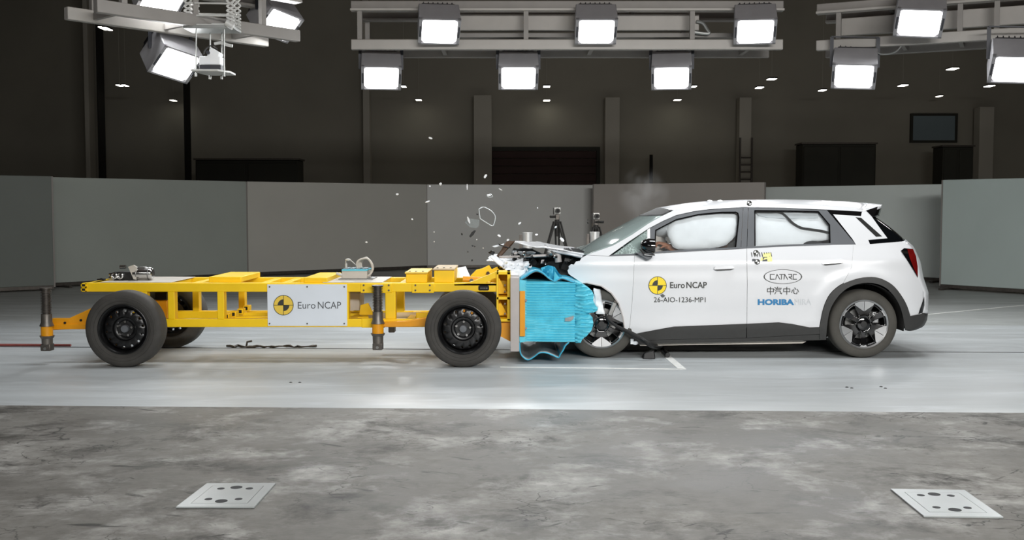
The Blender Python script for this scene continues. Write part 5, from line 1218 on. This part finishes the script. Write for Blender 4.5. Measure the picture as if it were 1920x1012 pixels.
# crushed front ----------------------------------------------------------------
def crumple(name, corners, nu, nv, amp, f, m, seed, th=.006, parent=None, fold=0.0):
    """bilinear sheet through 4 world corners with sharp buckles"""
    a, b, c, d = [Vector(p) for p in corners]; rows = []
    nn = (b - a).cross(d - a).normalized()
    for j in range(nv + 1):
        row = []
        for i in range(nu + 1):
            p = a.lerp(b, i / nu).lerp(d.lerp(c, i / nu), j / nv)
            k = noise.noise(p * f + Vector((seed, 0, 0))) + .5 * noise.noise(p * f * 2.7 + Vector((0, seed, 0)))
            q = p + nn * (amp * k) + Vector((noise.noise(p * f * 2 + Vector((9, seed, 0))), noise.noise(p * f * 2 + Vector((0, 4, seed))), noise.noise(p * f * 2 + Vector((seed, seed, 3))))) * amp * .6
            row.append(q)
        rows.append(row)
    return MB().grid(rows, False).build(name, m, parent or car, solid=th, angle=18)
YA_, YM, YB_ = CY_C - .78, CY_C, CY_C + .78
def wx(u, v, y, yr=None): 
    p = W(u, v, CY_C - .5 if yr is None else yr); return Vector((p.x, y, p.z))
# bonnet: rear flat piece, peaked front piece, folded tip
crumple('bonnet_rear', [wx(1096, 475, YA_ + .08), wx(1024, 464, YA_ + .12), wx(1026, 463, YB_ - .05), wx(1090, 473, YB_)], 8, 10, .012, 2.5, 'car_white', 1)
crumple('bonnet_edge', [wx(1094, 475, YA_ + .07), wx(1024, 465, YA_ + .11), wx(1034, 470, YA_ + .10), wx(1092, 484, YA_ + .06)], 10, 3, .008, 4, 'hood_inner', 2)
crumple('bonnet_front', [wx(1024, 466, YA_ + .12), wx(964, 456, YA_ + .2), wx(968, 458, YB_ - .2), wx(1026, 463, YB_ - .05)], 8, 10, .03, 3.2, 'car_white', 3)
crumple('bonnet_underside', [wx(1012, 470, YA_ + .16), wx(966, 459, YA_ + .22), wx(958, 476, YA_ + .26), wx(1020, 477, YA_ + .2)], 14, 8, .035, 7, 'engine_black', 4)
crumple('bonnet_underside', [wx(1004, 472, YA_ + .15), wx(958, 469, YA_ + .2), wx(960, 474, YA_ + .2), wx(1000, 477, YA_ + .18)], 8, 4, .02, 9, 'hood_inner', 14)
crumple('grille_beam', [wx(936, 479, YA_ + .14), wx(1025, 476, YA_ + .12), wx(1025, 479.5, YA_ + .10), wx(936, 482, YA_ + .12)], 12, 2, .006, 5, 'mount_grey', 5, .014)
crumple('bent_hinge', [wx(951, 452, YA_ + .2), wx(966, 451, YA_ + .2), wx(938, 482, YA_ + .16), wx(931, 480, YA_ + .16)], 3, 8, .02, 6, 'brown_metal', 6, .02)
crumple('torn_trim', [wx(923, 461, YA_ + .15), wx(944, 456, YA_ + .2), wx(946, 460, YA_ + .2), wx(926, 463, YA_ + .15)], 6, 2, .01, 8, 'torn_white', 7)
crumple('torn_trim', [wx(920, 466, YA_ + .1), wx(929, 472, YA_ + .2), wx(925, 479, YA_ + .2), wx(917, 473, YA_ + .1)], 4, 4, .03, 9, 'satin_black', 8)
crumple('torn_trim', [wx(935, 456, YA_ + .12), wx(957, 463, YA_ + .15), wx(957, 464.5, YA_ + .15), wx(936, 459, YA_ + .12)], 6, 2, .01, 8, 'satin_black', 9)
# bumper skin wrapped over the barrier top
crumple('bumper_skin', [wx(915, 485, YA_ + .02, BY0 + .1), wx(930, 484, YA_ + .05, BY0 + .1), wx(975, 520, YA_ - .1, BY0 + .1), wx(958, 517, YA_ - .1, BY0 + .1)], 4, 12, .012, 5, 'torn_white', 10)
crumple('bumper_skin', [wx(931, 486, YA_ + .15), wx(990, 488, YA_ + .1), wx(990, 515, YA_ - .08), wx(950, 503, YA_ - .1)], 16, 12, .035, 8, 'torn_white', 11)
crumple('bumper_skin', [wx(955, 502, YA_ - .12), wx(985, 502, YA_ - .1), wx(983, 524, YA_ - .14), wx(960, 519, YA_ - .16)], 10, 10, .025, 9, 'torn_white', 12)
crumple('bumper_skin', [wx(915, 486, YA_ + .1), wx(960, 492, YA_ + .1), wx(960, 492, YB_ - .2), wx(918, 488, YB_ - .3)], 10, 10, .05, 4, 'torn_white', 13)
rr = random.Random(21)
for k in range(16):      # ragged white tatters on the crushed skin
    u, v = rr.uniform(945, 994), rr.uniform(484, 516); s = rr.uniform(3, 7); y = YA_ - rr.uniform(.06, .16)
    crumple('skin_tatter', [wx(u, v, y), wx(u + s, v + rr.uniform(-3, 3), y - .02), wx(u + s * .7, v + s * .8, y), wx(u - s * .3, v + s * .6, y - .03)], 3, 3, .02, 14, 'torn_white', 30 + k, .004)
# engine bay: dark mass, parts and edges
def rock(name, c, rx, ry, rz, m, seed, f=2.5, amp=.45):
    return MB().ellipsoid(c, rx, ry, rz, 18, 11, lambda d: 1 + amp * noise.noise(d * f + Vector((seed, 1, 2)))).build(name, m, car, angle=20)
ebx = W(1035, 500, CY_C - .4)
rock('engine_block', (ebx.x, CY_C - .1, .80), .40, .60, .22, 'engine_black', 2)
rock('engine_block', (ebx.x + .2, CY_C - .45, .82), .22, .2, .22, 'engine_black', 5)
rock('engine_block', (ebx.x - .25, CY_C - .35, .90), .2, .2, .12, 'engine_black', 9)
MB().span((ebx.x - .3, BY1 + .1, .25), (XF + .45, CY_C + .8, .85)).build('far_engine_bay', 'engine_black', car, bevel=.1)
for k in range(46):
    u, v = rr.uniform(955, 1090), 0; v = rr.uniform(472, 508) if u > 1000 else rr.uniform(470, 484)
    s = rr.uniform(2, 6); y = YA_ + rr.uniform(-.02, .3); m_ = rr.choice(['engine_black', 'satin_black', 'engine_black', 'steel_dark', 'mount_grey', 'chrome', 'torn_white', 'satin_black'])
    crumple('engine_scrap', [wx(u, v, y), wx(u + s, v + rr.uniform(-2, 3), y + .04), wx(u + s * .8, v + s, y + .02), wx(u - s * .4, v + s * .8, y - .02)], 2, 3, .02, 12, m_, 60 + k, .008)
m = MB(); m.ellipsoid(wx(1030, 473, YA_ + .08), .035, .03, .03, 14, 8, lump(4, .4, 3)); m.build('hinge_bracket', 'steel', car)
m = MB(); m.cyl(wx(1044, 473, YA_ + .14), wx(1046, 490, YA_ + .14), .035); m.build('gas_strut', 'mount_grey', car)
# far wing
panel('cowl', [(1098, 478.5), (1124, 479.5), (1140, 480.5), (1150, 477), (1122, 474), (1104, 474)], 'satin_black', -.05, th=.05)
# inside the front wheel arch: torn liner, suspension scraps, the loose hose
def near(u, v, d): p = W(u, v, CY0 + d); return p
crumple('torn_liner', [near(1112, 540, -.02), near(1124, 543, .0), near(1133, 588, -.04), near(1118, 587, -.05)], 4, 10, .02, 8, 'torn_white', 41)
crumple('torn_liner', [near(1112, 552, -.02), near(1121, 549, .0), near(1120, 568, -.02), near(1114, 572, -.04)], 4, 6, .02, 9, 'torn_white', 42)
crumple('torn_liner', [near(1122, 573, -.06), near(1130, 572, -.06), near(1134, 589, -.07), near(1117, 588, -.07)], 4, 5, .01, 9, 'white_paint', 43)
m = MB(); m.box(near(1149, 576, .02), (.045, .05, .17), Matrix.Rotation(R(22), 3, 'Y')); m.build('damper', 'steel', car, bevel=.006)
m = MB(); m.box(near(1155, 565, .0), (.05, .04, .03), Matrix.Rotation(R(22), 3, 'Y')); m.build('damper_top', 'steel_dark', car, bevel=.006)
m = MB(); pts = [near(u, v, d) for u, v, d in ((1135, 588, -.05), (1139, 597, -.07), (1150, 607, -.09), (1165, 616, -.10), (1180, 623, -.12), (1200, 634, -.14), (1222, 648, -.16))] + [G(1240, 661) + Vector((0, 0, .05)), G(1252, 671) + Vector((0, 0, .03))]
pts = smooth_line(pts, 6); m.tube(pts, [lerp(.008, .024, min(1, i / (len(pts) * .55))) for i in range(len(pts))], 10); m.build('loose_hose', 'satin_black', car)
m = MB(); m.box(near(1185, 640, -.02), (.03, .03, .05)); m.ellipsoid(near(1191, 643, -.02), .03, .02, .02, 10, 6); m.build('torn_clip', 'torn_white', car)
g = G(1218, 673); m = MB(); m.add([(g.x - .07, g.y + .0, 0), (g.x + .06, g.y, 0), (g.x + .06, g.y + .12, 0), (g.x - .07, g.y + .12, 0), (g.x - .05, g.y + .03, .055), (g.x + .05, g.y + .03, .09), (g.x + .05, g.y + .1, .09), (g.x - .05, g.y + .1, .05)], [(3, 2, 1, 0), (4, 5, 6, 7), (0, 1, 5, 4), (1, 2, 6, 5), (2, 3, 7, 6), (3, 0, 4, 7)])
tag(m.build('rubber_block', 'satin_black', None, bevel=.01), 'black broken rubber block on the floor beside the front wheel', 'debris')
# pale strip under the body, seen below the sill
m = MB(); m.prism([(1200, 644), (1500, 637.5), (1512, 640), (1505, 643.5), (1200, 648)], CY0 + .10, CY0 + .5); m.build('pale_underbody_strip', 'plate_grey', car)

# crash-test dummy at the wheel ----------------------------------------------------
def skinned(name, chains, m, parent, sub=1, label=None):
    me = bpy.data.meshes.new(name); V, E, Rr = [], [], []
    for ch in chains:
        prev = None
        for item in ch:
            if isinstance(item, int): prev = item; continue
            p, rad = item; V.append(tuple(Vector(p) - WL[parent.name] if parent else p)); Rr.append(rad)
            if prev is not None: E.append((prev, len(V) - 1))
            prev = len(V) - 1
    me.from_pydata(V, E, []); o = bpy.data.objects.new(name, me); COL.objects.link(o)
    if parent: o.parent = parent
    md = o.modifiers.new('skin', 'SKIN')
    for i, sv in enumerate(me.skin_vertices[0].data): sv.radius = (Rr[i], Rr[i]); sv.use_root = (i == 0)
    md.use_smooth_shade = True
    s_ = o.modifiers.new('sub', 'SUBSURF'); s_.levels = s_.render_levels = sub
    me.materials.append(MATS[m]); return o
dx, dy = XS + .16, CY_C - .36
dum = thing('crash_test_dummy', 'tan plastic crash-test dummy behind the steering wheel, hand showing beside the airbag', 'dummy', (dx, dy, .60))
hand = W(1244, 460, dy - .30)
sh = Vector((dx + .02, dy - .20, 1.08)); el = Vector((lerp(hand.x, sh.x, .52), dy - .30, .93))
body = [[((dx, dy, .66), .13), ((dx + .03, dy, .85), .14), ((dx + .04, dy, 1.05), .13), ((dx + .02, dy, 1.16), .06), ((dx - .01, dy, 1.22), .07), ((dx - .02, dy, 1.30), .09), ((dx - .02, dy, 1.37), .06)]]
body += [[2, (sh, .06), (el, .045), (hand + Vector((.12, -.0, -.035)), .04), (hand + Vector((.06, 0, -.014)), .036), (hand, .034)]]   # 7..11
palm = 11
for k, (oy, oz, L) in enumerate(((-.030, .016, .075), (-.012, .026, .085), (.008, .028, .080), (.026, .022, .066))):
    b0 = hand + Vector((-.02, oy, oz)); d = Vector((-1, 0, .15)).normalized()
    body += [[palm, (b0, .010), (b0 + d * L * .45, .009), (b0 + d * L * .8 + Vector((0, 0, -.02)), .0085), (b0 + d * L * .85 + Vector((.012, 0, -.045)), .008)]]
body += [[10, (hand + Vector((.02, -.035, -.002)), .011), (hand + Vector((-.015, -.05, -.012)), .010), (hand + Vector((-.04, -.05, -.026)), .009)]]
n0 = 12 + 16 + 3
sh2 = Vector((dx + .02, dy + .20, 1.08)); el2 = Vector((dx - .16, dy + .25, .88)); h2 = Vector((sw_c.x + .04, dy + .17, 1.0))
body += [[2, (sh2, .06), (el2, .045), (h2 + Vector((.09, 0, -.02)), .03), (h2, .024)]]
p2 = n0 + 3
for k, (oy, oz, L) in enumerate(((-.028, .016, .07), (-.01, .024, .08), (.01, .024, .075), (.028, .016, .06))):
    b0 = h2 + Vector((-.02, oy, oz)); body += [[p2, (b0, .010), (b0 + Vector((-L * .6, 0, 0)), .009), (b0 + Vector((-L * .7, 0, -.035)), .008)]]
body += [[p2, (h2 + Vector((0, .04, -.005)), .011), (h2 + Vector((-.03, .05, -.02)), .009)]]
for s in (-1, 1):
    body += [[0, ((dx - .02, dy + s * .10, .62), .09), ((dx - .42, dy + s * .12, .66), .06), ((dx - .62, dy + s * .12, .38), .05), ((dx - .66, dy + s * .12, .34), .045), ((dx - .80, dy + s * .12, .36), .035)]]
skinned('body', body, 'dummy_skin', dum, 2)
m = MB(); m.ellipsoid((dx - .10, dy, 1.30), .018, .014, .022, 10, 6); m.build('nose', 'dummy_skin', dum)
for s in (-1, 1): m = MB(); m.ellipsoid((dx - .098, dy + s * .032, 1.325), .010, .014, .009, 10, 6); m.build('eye', 'ink', dum)
m = MB(); m.ellipsoid((dx - .094, dy, 1.255), .010, .028, .007, 10, 6); m.build('mouth', 'ink', dum)

# ================================================================== FLYING DEBRIS
GR = 'shards flying above the crash'
def shard(u, v, w, h, rot, m, label, Y=None, name='flying_shard', seed=0, cat='shard'):
    rr_ = random.Random(seed or int(u * 7 + v)); Y = Y or (BY0 + rr_.uniform(.1, .8)); c = W(u, v, Y); s = Y / F_PX
    n = 6; a0 = rr_.uniform(0, 6); mb = MB(); top, botm = [], []
    ca, sa = math.cos(R(rot)), math.sin(R(rot))
    for i in range(n):
        a = a0 + 2 * math.pi * i / n; k = rr_.uniform(.7, 1.0); x, z = math.cos(a) * w / 2 * k * s, math.sin(a) * h / 2 * k * s
        y = rr_.uniform(-.5, .5) * w * s * .5
        p = Vector((x * ca - z * sa, y, x * sa + z * ca)); top.append(c + p + Vector((0, -.004, .002))); botm.append(c + p * .9 + Vector((0, .006, -.002)))
    mb.add(top + botm, [list(range(n)), list(range(2 * n - 1, n - 1, -1))] + [(i, (i + 1) % n, n + (i + 1) % n, n + i) for i in range(n)])
    return tag(mb.build(name, m, None, angle=20), label, cat, GR)
tiny = 'tiny white plastic shard flying above the trolley head'
for u, v, w, h, ro in ((807, 259, 9, 4, -20), (745, 364, 7, 4, 10), (826, 345, 7, 5, 30), (806, 349, 4, 3, 0), (773, 411, 5, 3, -20), (802, 378, 11, 3, 18),
                       (938, 355, 10, 2.5, -25), (917, 366, 11, 4, 0), (974, 419, 8, 4, 30), (1006, 440, 8, 3.5, 5), (1008, 390, 3, 3, 0), (936, 442, 9, 5, -35),
                       (1042, 426, 7, 4, 35), (687, 454, 5, 3, 0), (814, 435, 2.5, 2.5, 0), (814, 453, 2.5, 2.5, 0), (894, 449, 3, 2, 20), (906, 465, 3, 2, 0), (952, 450, 7, 5, 20)):
    shard(u, v, w, h, ro, 'white_paint', tiny)
shard(910, 330.5, 5, 12, -35, 'white_paint', 'bright white sliver, highest over the front of the trolley, above the screens')
shard(876, 350.5, 3, 13, 0, 'white_paint', 'thin upright white sliver against the screen top')
shard(1054, 449, 14, 7, -50, 'white_paint', 'larger white fragment in front of the left tripod legs')
blk = 'small black plastic fragment flying above the trolley head'
for u, v, w, h, ro in ((866, 439, 3, 6, 10), (886, 461, 6, 3, -20), (877, 472, 4, 4, 0), (885, 488, 4, 5, -30), (895, 402, 5, 3, -20), (1102, 412, 3, 3, 0), (1102, 418, 3, 4, 0), (890, 462, 3, 3, 0)):
    shard(u, v, w, h, ro, 'satin_black', blk)
shard(886, 438, 7, 20, -38, 'satin_black', 'black bent plastic strip flying above the trolley head')
shard(879, 413, 5, 20, 18, 'white_paint', 'tall white splinter flying beside the clear plate')
# clear plates
m = MB(); poly = [(872, 417), (877, 409), (899, 412), (898, 424), (893, 428), (881, 426)]
shell(m, poly, 6, 6, lambda u, v: W(u, v, BY0 + .4 + .003 * (u - 880)), lambda u, v: W(u, v, BY0 + .404 + .003 * (u - 880)))
tag(m.build('clear_plate', 'clear_plastic'), 'clear plastic lamp plate flying above the trolley head', 'shard', GR)
ringp = [(898, 392), (900, 407), (901, 410), (915, 419), (924, 423), (928, 413), (928, 404), (922, 396), (914, 391), (906, 388)]
m = MB(); L = smooth_line([W(u, v, BY0 + .35) for u, v in ringp + ringp[:1]], 4); m.tube(L, .0045, 6, False); r_ = m.build('bent_lens_hoop', 'clear_shard'); tag(r_, 'thin bent clear hoop from a broken headlamp, flying above the trolley', 'shard', GR)
m = MB(); L = [W(u, v, BY0 + .3) for u, v in ((913, 364), (915, 369), (923, 369), (922, 365), (918, 363))]; m.tube(smooth_line(L, 3), .003, 6); tag(m.build('bent_lens_hoop', 'clear_shard'), 'small bent clear hoop flying against the screen behind', 'shard', GR)

# ================================================================== SMOKE rising behind the windscreen
c = W(1206, 366, CY_C + 1.4)
mv = bpy.data.materials.new('smoke'); mv.use_nodes = True; nt = mv.node_tree; nt.nodes.remove(nt.nodes['Principled BSDF'])
pv = nt.nodes.new('ShaderNodeVolumePrincipled'); pv.inputs['Color'].default_value = (.95, .95, .95, 1)
tc = nt.nodes.new('ShaderNodeTexCoord'); nz_ = nt.nodes.new('ShaderNodeTexNoise'); nz_.inputs['Scale'].default_value = 5.0; nz_.inputs['Detail'].default_value = 4; nt.links.new(tc.outputs['Object'], nz_.inputs['Vector'])
ln_ = nt.nodes.new('ShaderNodeVectorMath'); ln_.operation = 'LENGTH'
mp_ = nt.nodes.new('ShaderNodeMapping'); mp_.inputs['Scale'].default_value = (1 / .34, 1 / .3, 1 / .36); nt.links.new(tc.outputs['Object'], mp_.inputs['Vector']); nt.links.new(mp_.outputs[0], ln_.inputs[0])
fo = nt.nodes.new('ShaderNodeMapRange'); fo.inputs['From Min'].default_value = 1.0; fo.inputs['From Max'].default_value = .1; nt.links.new(ln_.outputs['Value'], fo.inputs['Value'])
th_ = nt.nodes.new('ShaderNodeMapRange'); th_.inputs['From Min'].default_value = .42; th_.inputs['From Max'].default_value = .75; th_.inputs['To Max'].default_value = 1.5; nt.links.new(nz_.outputs['Fac'], th_.inputs['Value'])
mu = nt.nodes.new('ShaderNodeMath'); mu.operation = 'MULTIPLY'; nt.links.new(fo.outputs[0], mu.inputs[0]); nt.links.new(th_.outputs[0], mu.inputs[1]); nt.links.new(mu.outputs[0], pv.inputs['Density'])
nt.links.new(pv.outputs[0], nt.nodes['Material Output'].inputs['Volume']); MATS['smoke'] = mv
m = MB(); m.ellipsoid((0, 0, 0), .34, .3, .36, 20, 12)
o = m.build('smoke_puff', 'smoke'); o.location = c; tag(o, 'faint puff of smoke rising behind the windscreen', 'smoke', None, 'stuff')
